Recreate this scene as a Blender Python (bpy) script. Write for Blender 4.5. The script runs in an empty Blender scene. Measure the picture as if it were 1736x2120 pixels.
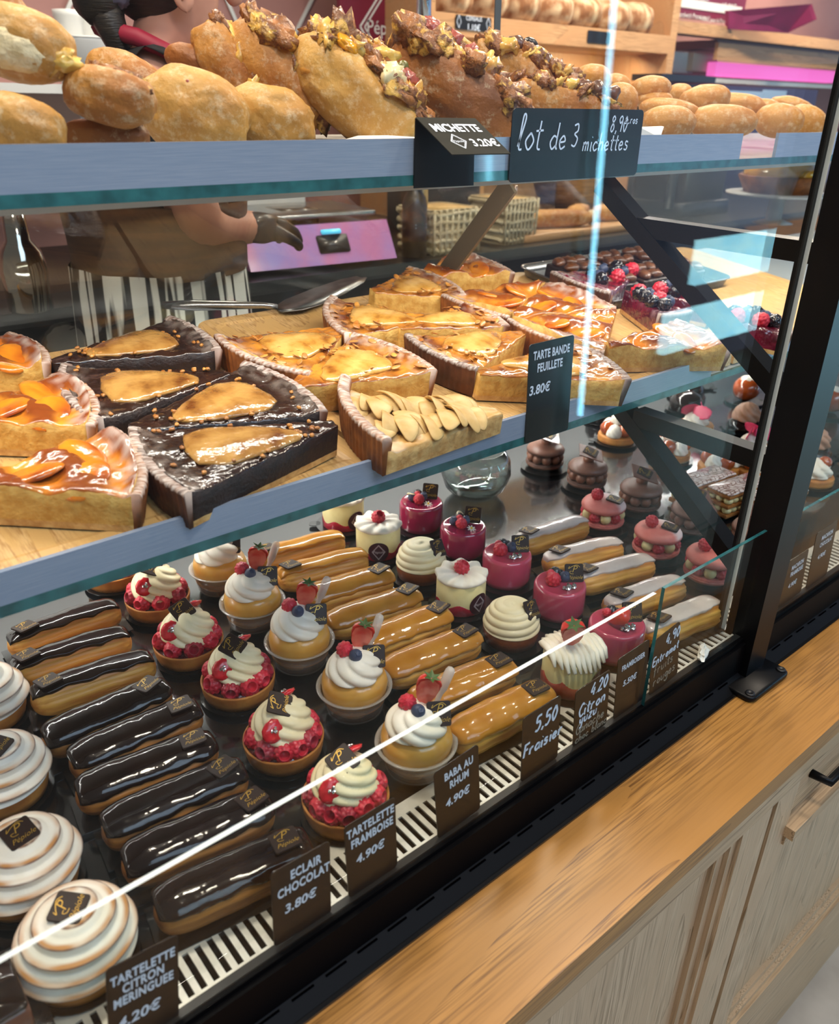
import bpy, math, random
from mathutils import Vector, Matrix, noise
SC = bpy.context.scene
COL = SC.collection
RND = random.Random(11)
PI = math.pi
# ---------------------------------------------------------------- camera
HCAM, FPX = 0.60, 1671.13
_p, _y, _r = math.radians(26.8196), math.radians(40.2813), math.radians(0.9842)
_h = Vector((math.sin(_y), math.cos(_y), 0)); _rt = Vector((math.cos(_y), -math.sin(_y), 0)); _up = Vector((0, 0, 1))
FW = _h * math.cos(_p) - _up * math.sin(_p)
_u0 = _h * math.sin(_p) + _up * math.cos(_p)
CR = math.cos(_r) * _rt + math.sin(_r) * _u0
CU = -math.sin(_r) * _rt + math.cos(_r) * _u0
CAM = Vector((0, 0, HCAM))
cd = bpy.data.cameras.new('camera'); cam = bpy.data.objects.new('camera', cd); COL.objects.link(cam)
m = Matrix((CR, CU, -FW)).transposed().to_4x4(); m.translation = CAM
cam.matrix_world = m
cd.sensor_fit = 'VERTICAL'; cd.sensor_height = 36; cd.lens = FPX * 36 / 2120
cd.clip_start = 0.02
cd.dof.use_dof = True; cd.dof.focus_distance = 0.95; cd.dof.aperture_fstop = 6.5
SC.camera = cam
# ---------------------------------------------------------------- world, lights, exposure
SC.view_settings.view_transform = 'Standard'; SC.view_settings.look = 'None'
SC.view_settings.gamma = 1; SC.view_settings.use_curve_mapping = False
SC.view_settings.exposure = 0.10
SC.cycles.transparent_max_bounces = 24; SC.cycles.max_bounces = 8; SC.cycles.diffuse_bounces = 3
SC.cycles.glossy_bounces = 4; SC.cycles.transmission_bounces = 4
SC.cycles.caustics_reflective = False; SC.cycles.caustics_refractive = False
SC.cycles.use_denoising = True; SC.cycles.sample_clamp_indirect = 4
w = bpy.data.worlds.new('world'); SC.world = w; w.use_nodes = True
nt = w.node_tree; nt.nodes.clear()
wo = nt.nodes.new('ShaderNodeOutputWorld'); wb = nt.nodes.new('ShaderNodeBackground')
tc = nt.nodes.new('ShaderNodeTexCoord'); dv = nt.nodes.new('ShaderNodeVectorMath'); rp = nt.nodes.new('ShaderNodeValToRGB')
dv.operation = 'DOT_PRODUCT'; dv.inputs[1].default_value = (0.93, -0.36, 0.02); nt.links.new(tc.outputs['Generated'], dv.inputs[0])
mr = nt.nodes.new('ShaderNodeMapRange'); mr.inputs[1].default_value = -1; mr.inputs[2].default_value = 1
nt.links.new(dv.outputs['Value'], mr.inputs[0]); nt.links.new(mr.outputs[0], rp.inputs[0])
rp.color_ramp.elements[0].position = 0.40; rp.color_ramp.elements[0].color = (0.20, 0.185, 0.17, 1)
rp.color_ramp.elements[1].position = 0.99; rp.color_ramp.elements[1].color = (0.42, 0.55, 0.85, 1)
e_ = rp.color_ramp.elements.new(0.93); e_.color = (0.17, 0.175, 0.20, 1)
nt.links.new(rp.outputs[0], wb.inputs[0]); wb.inputs[1].default_value = 1.0
nt.links.new(wb.outputs[0], wo.inputs[0])

def area(name, loc, size, sy, power, col=(1, 1, 1), rot=(0, 0, 0)):
    l = bpy.data.lights.new(name, 'AREA'); l.shape = 'RECTANGLE'; l.size = size; l.size_y = sy
    l.energy = power; l.color = col
    o = bpy.data.objects.new(name, l); COL.objects.link(o); o.location = loc; o.rotation_euler = rot
    return o
# strip lamps of the case: under each shelf, and the room's ceiling lamps
area('shelf_strip_lamp', (0.75, 0.645, 0.2395), 2.3, 0.009, 6.8, (1.0, 0.95, 0.88), (math.radians(4), 0, 0))
area('rear_strip_lamp', (0.75, 1.045, 0.272), 2.3, 0.012, 13.0, (1.0, 0.97, 0.92), (math.radians(16), 0, 0))
area('top_shelf_strip_lamp', (0.75, 0.765, 0.5215), 2.3, 0.014, 6.0, (1.0, 0.93, 0.84), (math.radians(6), 0, 0))
for x, y, e in ((0.3, 0.1, 12), (1.5, 0.2, 12), (0.2, 1.0, 14), (1.6, 1.1, 12), (2.6, 2.0, 30), (0.9, 1.9, 14), (3.6, 1.7, 30), (4.9, 2.2, 38)):
    area('ceiling_lamp', (x, y, 1.75), 0.22, 0.22, e, (1.0, 0.86, 0.70))
area('daylight_front', (0.6, -1.9, 2.3), 2.6, 1.2, 46, (0.58, 0.76, 1.0), (math.radians(52), 0, math.radians(-12)))
# ---------------------------------------------------------------- pixel helpers (photo frame 1736 x 2120)
def ray(x, y): return FW + CR * ((x - 868) / FPX) - CU * ((y - 1060) / FPX)
def at(x, y, Y): d = ray(x, y); return CAM + d * (Y / d.y)
def az(x, y, z=0.0): d = ray(x, y); return CAM + d * ((z - HCAM) / d.z)
TK, TY0 = 0.14, 0.575
def atp(x, y, z0): d = ray(x, y); return CAM + d * ((z0 - TK * TY0 - HCAM) / (d.z - TK * d.y))
# ---------------------------------------------------------------- materials
def srgb(h):
    h = h.lstrip('#'); o = []
    for i in (0, 2, 4):
        c = int(h[i:i + 2], 16) / 255
        o.append(c / 12.92 if c <= 0.04045 else ((c + 0.055) / 1.055) ** 2.4)
    return (*o, 1)
MATS = {}
def mat(name, c1, c2=None, scale=30, rough=0.5, bump=0, bscale=None, coat=0, metal=0, trans=0, emit=0, attr=None,
        stretch=(1, 1, 1), detail=4, spec=0.5, c3=None, lo=0.35, hi=0.65, dist=0.002, alpha=1, sheen=0, croughness=0.05, sss=0, attr2=None, speck=None):
    if name in MATS: return MATS[name]
    mt = bpy.data.materials.new(name); mt.use_nodes = True; MATS[name] = mt
    n = mt.node_tree.nodes; L = mt.node_tree.links; b = n['Principled BSDF']
    b.inputs['Roughness'].default_value = rough; b.inputs['Metallic'].default_value = metal
    b.inputs['Coat Weight'].default_value = coat; b.inputs['Coat Roughness'].default_value = croughness
    b.inputs['Transmission Weight'].default_value = trans; b.inputs['Specular IOR Level'].default_value = spec
    b.inputs['Alpha'].default_value = alpha
    if sss:
        b.inputs['Subsurface Weight'].default_value = sss; b.inputs['Subsurface Radius'].default_value = (0.006, 0.004, 0.002)
        b.inputs['Subsurface Scale'].default_value = 1.0
    col = srgb(c1); b.inputs['Base Color'].default_value = col
    out = None
    if c2 or bump:
        t = n.new('ShaderNodeTexCoord'); mp = n.new('ShaderNodeMapping'); mp.inputs['Scale'].default_value = stretch
        L.new(t.outputs['Object'], mp.inputs[0])
    if c2:
        nz = n.new('ShaderNodeTexNoise'); nz.inputs['Scale'].default_value = scale; nz.inputs['Detail'].default_value = detail
        L.new(mp.outputs[0], nz.inputs['Vector'])
        r = n.new('ShaderNodeValToRGB'); L.new(nz.outputs[0], r.inputs[0])
        r.color_ramp.elements[0].position = lo; r.color_ramp.elements[0].color = col
        r.color_ramp.elements[1].position = hi; r.color_ramp.elements[1].color = srgb(c2)
        if c3:
            e = r.color_ramp.elements.new(min(0.98, hi + 0.12)); e.color = srgb(c3)
        out = r.outputs[0]
    if speck:
        s_ = n.new('ShaderNodeTexNoise'); s_.inputs['Scale'].default_value = speck[0]; s_.inputs['Detail'].default_value = 6; s_.inputs['Roughness'].default_value = .75
        L.new(mp.outputs[0], s_.inputs['Vector']); sr = n.new('ShaderNodeValToRGB'); L.new(s_.outputs[0], sr.inputs[0])
        sr.color_ramp.elements[0].position = speck[2]; sr.color_ramp.elements[1].position = speck[2] + speck[3]; sr.color_ramp.elements[1].color = (speck[4],) * 3 + (1,)
        mx = n.new('ShaderNodeMix'); mx.data_type = 'RGBA'; L.new(sr.outputs[0], mx.inputs[0]); L.new(out, mx.inputs[6]); mx.inputs[7].default_value = srgb(speck[1]); out = mx.outputs[2]
    for a in (attr, attr2):
        if a:
            at_ = n.new('ShaderNodeAttribute'); at_.attribute_name = a[0]
            mx = n.new('ShaderNodeMix'); mx.data_type = 'RGBA'
            if out: L.new(out, mx.inputs[6])
            else: mx.inputs[6].default_value = col
            mx.inputs[7].default_value = srgb(a[1]); L.new(at_.outputs['Fac'], mx.inputs[0]); out = mx.outputs[2]
    if out: L.new(out, b.inputs['Base Color'])
    if bump:
        nb = n.new('ShaderNodeTexNoise'); nb.inputs['Scale'].default_value = bscale or scale * 2; nb.inputs['Detail'].default_value = 3
        L.new(mp.outputs[0], nb.inputs['Vector'])
        bp = n.new('ShaderNodeBump'); bp.inputs['Strength'].default_value = bump; bp.inputs['Distance'].default_value = dist
        L.new(nb.outputs[0], bp.inputs['Height']); L.new(bp.outputs[0], b.inputs['Normal'])
        if coat: L.new(bp.outputs[0], b.inputs['Coat Normal'])
    if emit:
        b.inputs['Emission Strength'].default_value = emit
        if out: L.new(out, b.inputs['Emission Color'])
        else: b.inputs['Emission Color'].default_value = col
    return mt

def glass(name, tint=(0.95, 0.98, 0.97), k=1.0, f0=0.04, rough=0.0):
    """clear pane: see-through with a mirror reflection that grows towards grazing angles"""
    mt = bpy.data.materials.new(name); mt.use_nodes = True; n = mt.node_tree.nodes; L = mt.node_tree.links; n.clear()
    o = n.new('ShaderNodeOutputMaterial'); mx = n.new('ShaderNodeMixShader'); t = n.new('ShaderNodeBsdfTransparent'); g = n.new('ShaderNodeBsdfGlossy')
    t.inputs[0].default_value = (*tint, 1); g.inputs['Roughness'].default_value = rough
    ge = n.new('ShaderNodeNewGeometry'); d = n.new('ShaderNodeVectorMath'); d.operation = 'DOT_PRODUCT'
    L.new(ge.outputs['Incoming'], d.inputs[0]); L.new(ge.outputs['Normal'], d.inputs[1])
    def math_(op, a, b=None):
        q = n.new('ShaderNodeMath'); q.operation = op
        for i, v in enumerate((a, b)):
            if v is None: continue
            if isinstance(v, (int, float)): q.inputs[i].default_value = v
            else: L.new(v, q.inputs[i])
        return q.outputs[0]
    c = math_('ABSOLUTE', d.outputs['Value']); s = math_('POWER', math_('SUBTRACT', 1.0, c), 5.0)
    f = math_('MULTIPLY', math_('ADD', math_('MULTIPLY', s, 1 - f0), f0), k)
    L.new(f, mx.inputs[0]); L.new(t.outputs[0], mx.inputs[1]); L.new(g.outputs[0], mx.inputs[2]); L.new(mx.outputs[0], o.inputs[0])
    return mt

def wood(name, c1, c2, c3, axis='X', ring=9, rough=0.4, coat=0.2, sc=1.0):
    mt = bpy.data.materials.new(name); mt.use_nodes = True; n = mt.node_tree.nodes; L = mt.node_tree.links; b = n['Principled BSDF']
    b.inputs['Roughness'].default_value = rough; b.inputs['Coat Weight'].default_value = coat; b.inputs['Coat Roughness'].default_value = 0.25
    t = n.new('ShaderNodeTexCoord'); mp = n.new('ShaderNodeMapping')
    s = {'X': (1.3, 9, 9), 'Y': (9, 1.3, 9), 'Z': (9, 9, 1.1)}[axis]
    mp.inputs['Scale'].default_value = [v * sc for v in s]; L.new(t.outputs['Object'], mp.inputs[0])
    nz = n.new('ShaderNodeTexNoise'); nz.inputs['Scale'].default_value = 1.0; nz.inputs['Detail'].default_value = 1.5; nz.inputs['Distortion'].default_value = 0.4
    L.new(mp.outputs[0], nz.inputs['Vector'])
    q = n.new('ShaderNodeMath'); q.operation = 'MULTIPLY'; q.inputs[1].default_value = ring; L.new(nz.outputs[0], q.inputs[0])
    fr = n.new('ShaderNodeMath'); fr.operation = 'FRACT'; L.new(q.outputs[0], fr.inputs[0])
    r = n.new('ShaderNodeValToRGB'); L.new(fr.outputs[0], r.inputs[0])
    e = r.color_ramp.elements; e[0].color = srgb(c1); e[1].color = srgb(c2); e[0].position = 0.25; e[1].position = 0.9
    x = r.color_ramp.elements.new(1.0); x.color = srgb(c1)
    m2 = n.new('ShaderNodeMapping'); s2 = {'X': (14, 420, 420), 'Y': (420, 14, 420), 'Z': (420, 420, 14)}[axis]
    m2.inputs['Scale'].default_value = s2; L.new(t.outputs['Object'], m2.inputs[0])
    n2 = n.new('ShaderNodeTexNoise'); n2.inputs['Scale'].default_value = 1; n2.inputs['Detail'].default_value = 2; L.new(m2.outputs[0], n2.inputs['Vector'])
    r2 = n.new('ShaderNodeValToRGB'); r2.color_ramp.elements[0].position = 0.42; r2.color_ramp.elements[1].position = 0.66
    L.new(n2.outputs[0], r2.inputs[0])
    f2 = n.new('ShaderNodeMath'); f2.operation = 'MULTIPLY'; L.new(r2.outputs[0], f2.inputs[0]); L.new(fr.outputs[0], f2.inputs[1])
    mx = n.new('ShaderNodeMix'); mx.data_type = 'RGBA'; L.new(f2.outputs[0], mx.inputs[0]); L.new(r.outputs[0], mx.inputs[6]); mx.inputs[7].default_value = srgb(c3)
    L.new(mx.outputs[2], b.inputs['Base Color'])
    bp = n.new('ShaderNodeBump'); bp.inputs['Strength'].default_value = 0.12; bp.inputs['Distance'].default_value = 0.001
    L.new(n2.outputs[0], bp.inputs['Height']); L.new(bp.outputs[0], b.inputs['Normal'])
    return mt
# ---------------------------------------------------------------- geometry: every builder returns (verts, faces)
def box(x0, x1, y0, y1, z0, z1):
    V = [(x, y, z) for z in (z0, z1) for y in (y0, y1) for x in (x0, x1)]
    return V, [(0, 2, 3, 1), (4, 5, 7, 6), (0, 1, 5, 4), (2, 6, 7, 3), (0, 4, 6, 2), (1, 3, 7, 5)]
def merge(*gs):
    V, F = [], []
    for v, f in gs:
        o = len(V); V += [tuple(p) for p in v]; F += [tuple(i + o for i in q) for q in f]
    return V, F
def xf(g, M):
    return [tuple(M @ Vector(p)) for p in g[0]], g[1]
def T(x=0, y=0, z=0, rx=0, ry=0, rz=0, s=1):
    S = Matrix.Diagonal((s, s, s, 1)) if isinstance(s, (int, float)) else Matrix.Diagonal((*s, 1))
    return Matrix.Translation((x, y, z)) @ Matrix.Rotation(rz, 4, 'Z') @ Matrix.Rotation(ry, 4, 'Y') @ Matrix.Rotation(rx, 4, 'X') @ S
def loft(rings, cap0=True, cap1=True, closed=True):
    n = len(rings[0]); V = [tuple(p) for r in rings for p in r]; F = []
    for i in range(len(rings) - 1):
        for j in range(n if closed else n - 1):
            k = (j + 1) % n
            F.append((i * n + j, i * n + k, (i + 1) * n + k, (i + 1) * n + j))
    if cap0: F.append(tuple(range(n))[::-1])
    if cap1: F.append(tuple((len(rings) - 1) * n + j for j in range(n)))
    return V, F
def lathe(prof, n=32, mod=None, cap0=True, cap1=True):
    rings = []
    for i, (r, z) in enumerate(prof):
        ring = []
        for j in range(n):
            t = 2 * PI * j / n; rr, zz = r, z
            if mod: rr, zz = mod(t, i, r, z)
            ring.append((rr * math.cos(t), rr * math.sin(t), zz))
        rings.append(ring)
    return loft(rings, cap0, cap1)
def grid(nu, nv, fn, flip=False):
    V = [tuple(fn(i / (nu - 1), j / (nv - 1))) for j in range(nv) for i in range(nu)]
    F = [(j * nu + i, j * nu + i + 1, (j + 1) * nu + i + 1, (j + 1) * nu + i) for j in range(nv - 1) for i in range(nu - 1)]
    if flip: F = [f[::-1] for f in F]
    return V, F
def tube(path, rad, n=8, cap=True):
    P = [Vector(p) for p in path]; rings = []; up = Vector((0, 0, 1)); prev = None
    for i, p in enumerate(P):
        d = (P[min(i + 1, len(P) - 1)] - P[max(i - 1, 0)]).normalized()
        a = d.cross(up if abs(d.z) < 0.95 else Vector((1, 0, 0))).normalized()
        if prev is not None and prev.dot(a) < 0: a = -a
        prev = a; b = d.cross(a); r = rad[i] if isinstance(rad, (list, tuple)) else rad
        rings.append([p + (a * math.cos(2 * PI * k / n) + b * math.sin(2 * PI * k / n)) * r for k in range(n)])
    return loft(rings, cap, cap)
def ball(r=1, nu=16, nv=10, f=None):
    def fn(i, rr, z): return None
    rings = []
    for i in range(nv + 1):
        ph = -PI / 2 + PI * i / nv; rr = max(1e-4, math.cos(ph)); ring = []
        for j in range(nu):
            t = 2 * PI * j / nu; d = Vector((rr * math.cos(t), rr * math.sin(t), math.sin(ph)))
            ring.append(f(d) if f else d * r)
        rings.append(ring)
    return loft(rings)
def nz(p, s=1.0, o=0.0): return noise.noise(Vector(p) * s + Vector((o, o * 1.7, o * .3)))
def blob(a, b, c, seed=0, amp=0.06, fr=3.0, ex=1.0, nu=24, nv=14):
    def f(d):
        q = Vector([math.copysign(abs(v) ** ex, v) for v in d])
        k = 1 + amp * nz(d, fr, seed) + amp * .45 * nz(d, fr * 2.7, seed + 9)
        return Vector((q.x * a, q.y * b, q.z * c)) * k
    return ball(1, nu, nv, f)
def rrect(w, h, r, n=4):
    P = []
    for cx, cy, a0 in ((w / 2 - r, h / 2 - r, 0), (-w / 2 + r, h / 2 - r, 90), (-w / 2 + r, -h / 2 + r, 180), (w / 2 - r, -h / 2 + r, 270)):
        for i in range(n + 1):
            a = math.radians(a0 + 90 * i / n); P.append((cx + r * math.cos(a), cy + r * math.sin(a)))
    return P
def plate(w, h, t, r, bev=0.0):
    """rounded rectangle lying in XY, thickness t along Z, centred"""
    if bev:
        A = rrect(w - 2 * bev, h - 2 * bev, max(r - bev, 1e-4)); B = rrect(w, h, r)
        return loft([[(x, y, -t / 2) for x, y in A], [(x, y, -t / 2 + bev) for x, y in B], [(x, y, t / 2 - bev) for x, y in B], [(x, y, t / 2) for x, y in A]])
    B = rrect(w, h, r)
    return loft([[(x, y, -t / 2) for x, y in B], [(x, y, t / 2) for x, y in B]])
def prism(pts, z0, z1):
    return loft([[(x, y, z0) for x, y in pts], [(x, y, z1) for x, y in pts]])
def disc(r, z0, z1, n=32): return prism([(r * math.cos(2 * PI * i / n), r * math.sin(2 * PI * i / n)) for i in range(n)], z0, z1)
def bar(p, q, w, h, side=Vector((1, 0, 0))):
    """rectangular bar p to q: w along side, h across"""
    p, q = Vector(p), Vector(q); d = (q - p).normalized(); s = (side - d * side.dot(d)).normalized(); u = d.cross(s)
    return loft([[c + s * a * w / 2 + u * b * h / 2 for a, b in ((-1, -1), (1, -1), (1, 1), (-1, 1))] for c in (p, q)])
_tc = {}
def text(s, size=1.0, bold=0.0, shear=0.0, res=3, xs=1.0, space=1.0):
    k = (s, size, bold, shear, res, xs, space)
    if k in _tc: return _tc[k]
    cu = bpy.data.curves.new('lettering', 'FONT'); cu.body = s; cu.size = size; cu.offset = bold * size; cu.shear = shear
    cu.align_x = 'CENTER'; cu.align_y = 'CENTER'; cu.resolution_u = res; cu.space_character = space
    o = bpy.data.objects.new('lettering', cu); COL.objects.link(o)
    me = bpy.data.meshes.new_from_object(o.evaluated_get(bpy.context.evaluated_depsgraph_get()))
    V = [(v.co.x * xs, v.co.y, 0.0) for v in me.vertices]; F = [tuple(p.vertices) for p in me.polygons]
    COL.objects.unlink(o); bpy.data.objects.remove(o); bpy.data.curves.remove(cu); bpy.data.meshes.remove(me)
    _tc[k] = (V, F); return _tc[k]
def ribbon(pts, w, z=0.0, sub=5):
    """a pen stroke in XY: smooth line of constant width"""
    if len(pts) > 2:
        P = []
        for i in range(len(pts) - 1):
            p0, p1, p2, p3 = pts[max(i - 1, 0)], pts[i], pts[i + 1], pts[min(i + 2, len(pts) - 1)]
            for k in range(sub):
                t = k / sub
                P.append(tuple(0.5 * ((2 * b) + (c - a) * t + (2 * a - 5 * b + 4 * c - d) * t * t + (3 * b - a - 3 * c + d) * t ** 3) for a, b, c, d in zip(p0, p1, p2, p3)))
        P.append(tuple(pts[-1]))
    else: P = pts
    V, F = [], []
    for i, p in enumerate(P):
        a, b = P[max(i - 1, 0)], P[min(i + 1, len(P) - 1)]
        dx, dy = b[0] - a[0], b[1] - a[1]; l = math.hypot(dx, dy) or 1; nx, ny = -dy / l * w / 2, dx / l * w / 2
        V += [(p[0] + nx, p[1] + ny, z), (p[0] - nx, p[1] - ny, z)]
        if i: k = 2 * i; F.append((k - 2, k - 1, k + 1, k))
    return V, F
STROKE = {
 'a': [[(.42, .42), (.2, .5), (.03, .25), (.15, .02), (.36, .14), (.43, .48)], [(.43, .48), (.42, .1), (.52, .02)]],
 'b': [[(.08, 1), (.06, .05)], [(.07, .3), (.25, .5), (.42, .25), (.25, .0), (.06, .08)]],
 'c': [[(.4, .4), (.22, .5), (.04, .25), (.2, .0), (.42, .1)]],
 'd': [[(.4, .42), (.2, .5), (.03, .25), (.18, .0), (.4, .15)], [(.43, 1), (.41, .1), (.5, .02)]],
 'e': [[(.05, .25), (.38, .3), (.25, .5), (.05, .28), (.18, .0), (.42, .1)]],
 'f': [[(.4, .95), (.22, .9), (.2, .0), (.15, -.2)], [(.05, .5), (.38, .5)]],
 'g': [[(.42, .42), (.2, .5), (.05, .27), (.2, .05), (.42, .3)], [(.43, .48), (.42, -.25), (.2, -.42), (.02, -.25)]],
 'h': [[(.08, 1), (.06, .0)], [(.07, .3), (.25, .5), (.38, .35), (.38, .0)]],
 'i': [[(.1, .5), (.1, .05), (.18, 0)], [(.1, .75), (.13, .78)]],
 'l': [[(.05, .1), (.25, .9), (.13, .98), (.1, .1), (.25, .02)]],
 'm': [[(.05, .5), (.05, .0)], [(.05, .3), (.2, .5), (.28, .35), (.28, .0)], [(.28, .3), (.42, .5), (.5, .35), (.5, .0)]],
 'n': [[(.07, .5), (.06, .0)], [(.07, .3), (.25, .5), (.38, .35), (.38, .0)]],
 'o': [[(.25, .5), (.05, .25), (.22, .0), (.42, .25), (.25, .5)]],
 'r': [[(.08, .5), (.08, .0)], [(.08, .3), (.22, .5), (.36, .45)]],
 's': [[(.36, .45), (.15, .5), (.12, .32), (.34, .2), (.25, .0), (.04, .05)]],
 't': [[(.2, .85), (.17, .1), (.32, .0)], [(.02, .55), (.36, .57)]],
 'u': [[(.06, .5), (.07, .1), (.22, .0), (.36, .15), (.38, .5)], [(.38, .5), (.38, .0)]],
 'v': [[(.03, .5), (.2, .0), (.38, .5)]],
 'x': [[(.04, .5), (.38, .0)], [(.38, .5), (.04, .0)]],
 'y': [[(.06, .5), (.1, .15), (.3, .15), (.38, .5)], [(.38, .5), (.32, -.3), (.1, -.38)]],
 'z': [[(.05, .5), (.38, .5), (.05, .0), (.4, .02)]],
 'F': [[(.1, 1), (.08, .0)], [(.02, .98), (.5, 1)], [(.08, .55), (.4, .57)]],
 'C': [[(.5, .85), (.3, 1), (.05, .5), (.25, .0), (.52, .12)]],
 'E': [[(.5, .98), (.1, .95), (.08, .05), (.5, .02)], [(.1, .52), (.42, .53)]],
 'G': [[(.5, .85), (.28, 1), (.05, .5), (.25, .0), (.5, .12), (.5, .45), (.3, .45)]],
 '0': [[(.25, 1), (.05, .5), (.22, .0), (.42, .5), (.25, 1)]],
 '2': [[(.05, .75), (.22, 1), (.4, .75), (.2, .3), (.04, .02), (.45, .03)]],
 '3': [[(.05, .92), (.3, .98), (.35, .7), (.15, .55), (.4, .35), (.28, .02), (.03, .08)]],
 '4': [[(.3, 1), (.05, .35), (.45, .38)], [(.35, .6), (.32, .0)]],
 '5': [[(.42, 1), (.1, .97), (.08, .6), (.3, .6), (.4, .3), (.22, .0), (.03, .08)]],
 '8': [[(.38, .85), (.2, 1), (.08, .78), (.36, .3), (.2, .0), (.05, .25), (.38, .85)]],
 '9': [[(.4, .75), (.2, .55), (.06, .8), (.25, 1), (.41, .75), (.35, .0)]],
 ',': [[(.12, .08), (.04, -.15)]], '.': [[(.08, .04), (.11, .0)]], ' ': []}
def script(s, size, pen, x0=0, y0=0, slant=0.15, space=0.62, rise=0.0):
    g = []; x = 0
    for ch in s:
        for st in STROKE.get(ch, []):
            g.append(ribbon([(x0 + (x + p[0] + slant * p[1]) * size, y0 + p[1] * size + rise * (x + p[0]) * size) for p in st], pen))
        x += {'m': .68, 'i': .28, 'l': .34, ' ': .4, ',': .26, '.': .22, 't': .44}.get(ch, space - .06)
    return merge(*g) if g else ([], [])
def lift(g, bend):
    return [bend(*p) for p in g[0]], g[1]
# ---------------------------------------------------------------- objects
def me_(name, g, mt, smooth=True, mi=None, attrs=None):
    d = bpy.data.meshes.new(name); d.from_pydata([tuple(p) for p in g[0]], [], [tuple(f) for f in g[1]])
    for x in (mt if isinstance(mt, (list, tuple)) else [mt]): d.materials.append(x)
    if mi: d.polygons.foreach_set('material_index', mi)
    if smooth: d.polygons.foreach_set('use_smooth', [True] * len(d.polygons))
    if attrs:
        for k, v in attrs.items():
            a = d.attributes.new(k, 'FLOAT', 'POINT'); a.data.foreach_set('value', v)
    d.update(); return d
def ob(name, d, parent=None, M=None, **kw):
    o = bpy.data.objects.new(name, d); COL.objects.link(o)
    if parent: o.parent = parent
    if M is not None: o.matrix_local = M
    for k, v in kw.items():
        if v: o[k] = v
    return o
def thing(name, label, cat, loc=(0, 0, 0), rz=0, group=None, rx=0, ry=0):
    o = bpy.data.objects.new(name, None); COL.objects.link(o); o.empty_display_size = 0.02
    o.location = loc; o.rotation_euler = (rx, ry, rz); o['label'] = label; o['category'] = cat
    if group: o['group'] = group
    return o
def tag(o, label, cat, group=None, kind=None):
    o['label'] = label; o['category'] = cat
    if group: o['group'] = group
    if kind: o['kind'] = kind
    return o
def mk(name, g, mt, parent=None, M=None, smooth=True, **kw):
    return ob(name, me_(name, g, mt, smooth), parent, M, **kw)
def ordinal(i): return ('first', 'second', 'third', 'fourth', 'fifth', 'sixth', 'seventh', 'eighth', 'ninth', 'tenth', 'eleventh', 'twelfth')[i]
# ================================================================ setting
Y_PANE, Y_GLASS, ZC, ZF = 0.380, 0.397, -0.060, -0.90
OAK = wood('oak_top', '#A57436', '#B27F3E', '#643E16', 'X', 6, 0.38, 0.15, .55)
OAKF = wood('oak_front', '#C8AA88', '#D4B896', '#8E7456', 'Z', 8, 0.45, 0.15)
OAKX = wood('oak_rail', '#BFA07C', '#CCAE8A', '#80664A', 'X', 8, 0.45, 0.15)
OAKD = wood('oak_groove', '#8A6236', '#9A7246', '#5A4022', 'Z', 8, 0.45, 0.1)
BLK = mat('black_paint', '#07080B', rough=0.36, spec=0.2)
BLKT = mat('black_trim', '#060608', rough=0.5, spec=0.06)
BLK2 = mat('black_satin', '#15161A', rough=0.42)
STEEL = mat('brushed_steel', '#B9BCBE', '#8F9294', 40, 0.28, metal=1, stretch=(4, 60, 60))
STRIP = mat('dark_strip', '#252525', rough=0.3, spec=.3)
GLASS = glass('case_glass', (0.975, 0.985, 0.98), 0.36)
PANEG = glass('clear_pane', (0.96, 0.98, 0.97), 0.32)
GEDGE = mat('glass_edge_teal', '#2C6C70', '#1E5054', 60, 0.18, coat=0.5)
WEDGE = mat('glass_edge_pale', '#DDE6E4', rough=0.25, coat=0.4)
LEDM = mat('lamp_diffuser', '#FFF6E8', rough=0.4, emit=2.5)

f = mk('floor', box(-2, 6, -2.0, 4.2, ZF - 0.05, ZF), mat('floor_tile', '#B9B2A8', '#A49C92', 9, 0.45, bump=0.05), smooth=False, kind='structure')
wl = mk('wall_back', box(-1.5, 7, 3.0, 3.1, ZF, 2.2), mat('pink_wall', '#B08078', '#A5766F', 4, 0.6), smooth=False, kind='structure')
# counter
ct = thing('wooden_counter', 'golden oak counter with panelled front carrying the glass pastry case', 'counter', (0.8, 0.3, ZF))
def loc(o, parent):  # parent keeping world place
    o.parent = parent; o.matrix_parent_inverse = Matrix.Translation(parent.location).inverted() if parent.rotation_euler.to_matrix().to_4x4() == Matrix.Identity(4) else parent.matrix_basis.inverted()
def pt(name, g, mt, par, smooth=False, **kw):
    o = mk(name, g, mt, smooth=smooth, **kw); loc(o, par); return o
pt('counter_top', box(-0.6, 3.4, 0.252, 1.175, ZC - 0.028, ZC), OAK, ct)
pt('counter_body', box(-0.6, 3.4, 0.275, 1.17, ZF, ZC - 0.028), OAKF, ct)
pt('top_rail', box(-0.6, 3.4, 0.256, 0.276, -0.128, ZC - 0.028), OAKX, ct)
pt('base_rail', box(-0.6, 3.4, 0.256, 0.276, ZF, -0.665), OAKX, ct)
for k, (a, b) in enumerate(((-0.13, -0.06), (-0.05, 0.0), (0.705, 0.770), (0.783, 0.835), (1.53, 1.60), (1.615, 1.67), (2.36, 2.43), (2.445, 2.5))):
    pt('stile', box(a, b, 0.257, 0.276, -0.665, -0.128), OAKF, ct)
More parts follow.
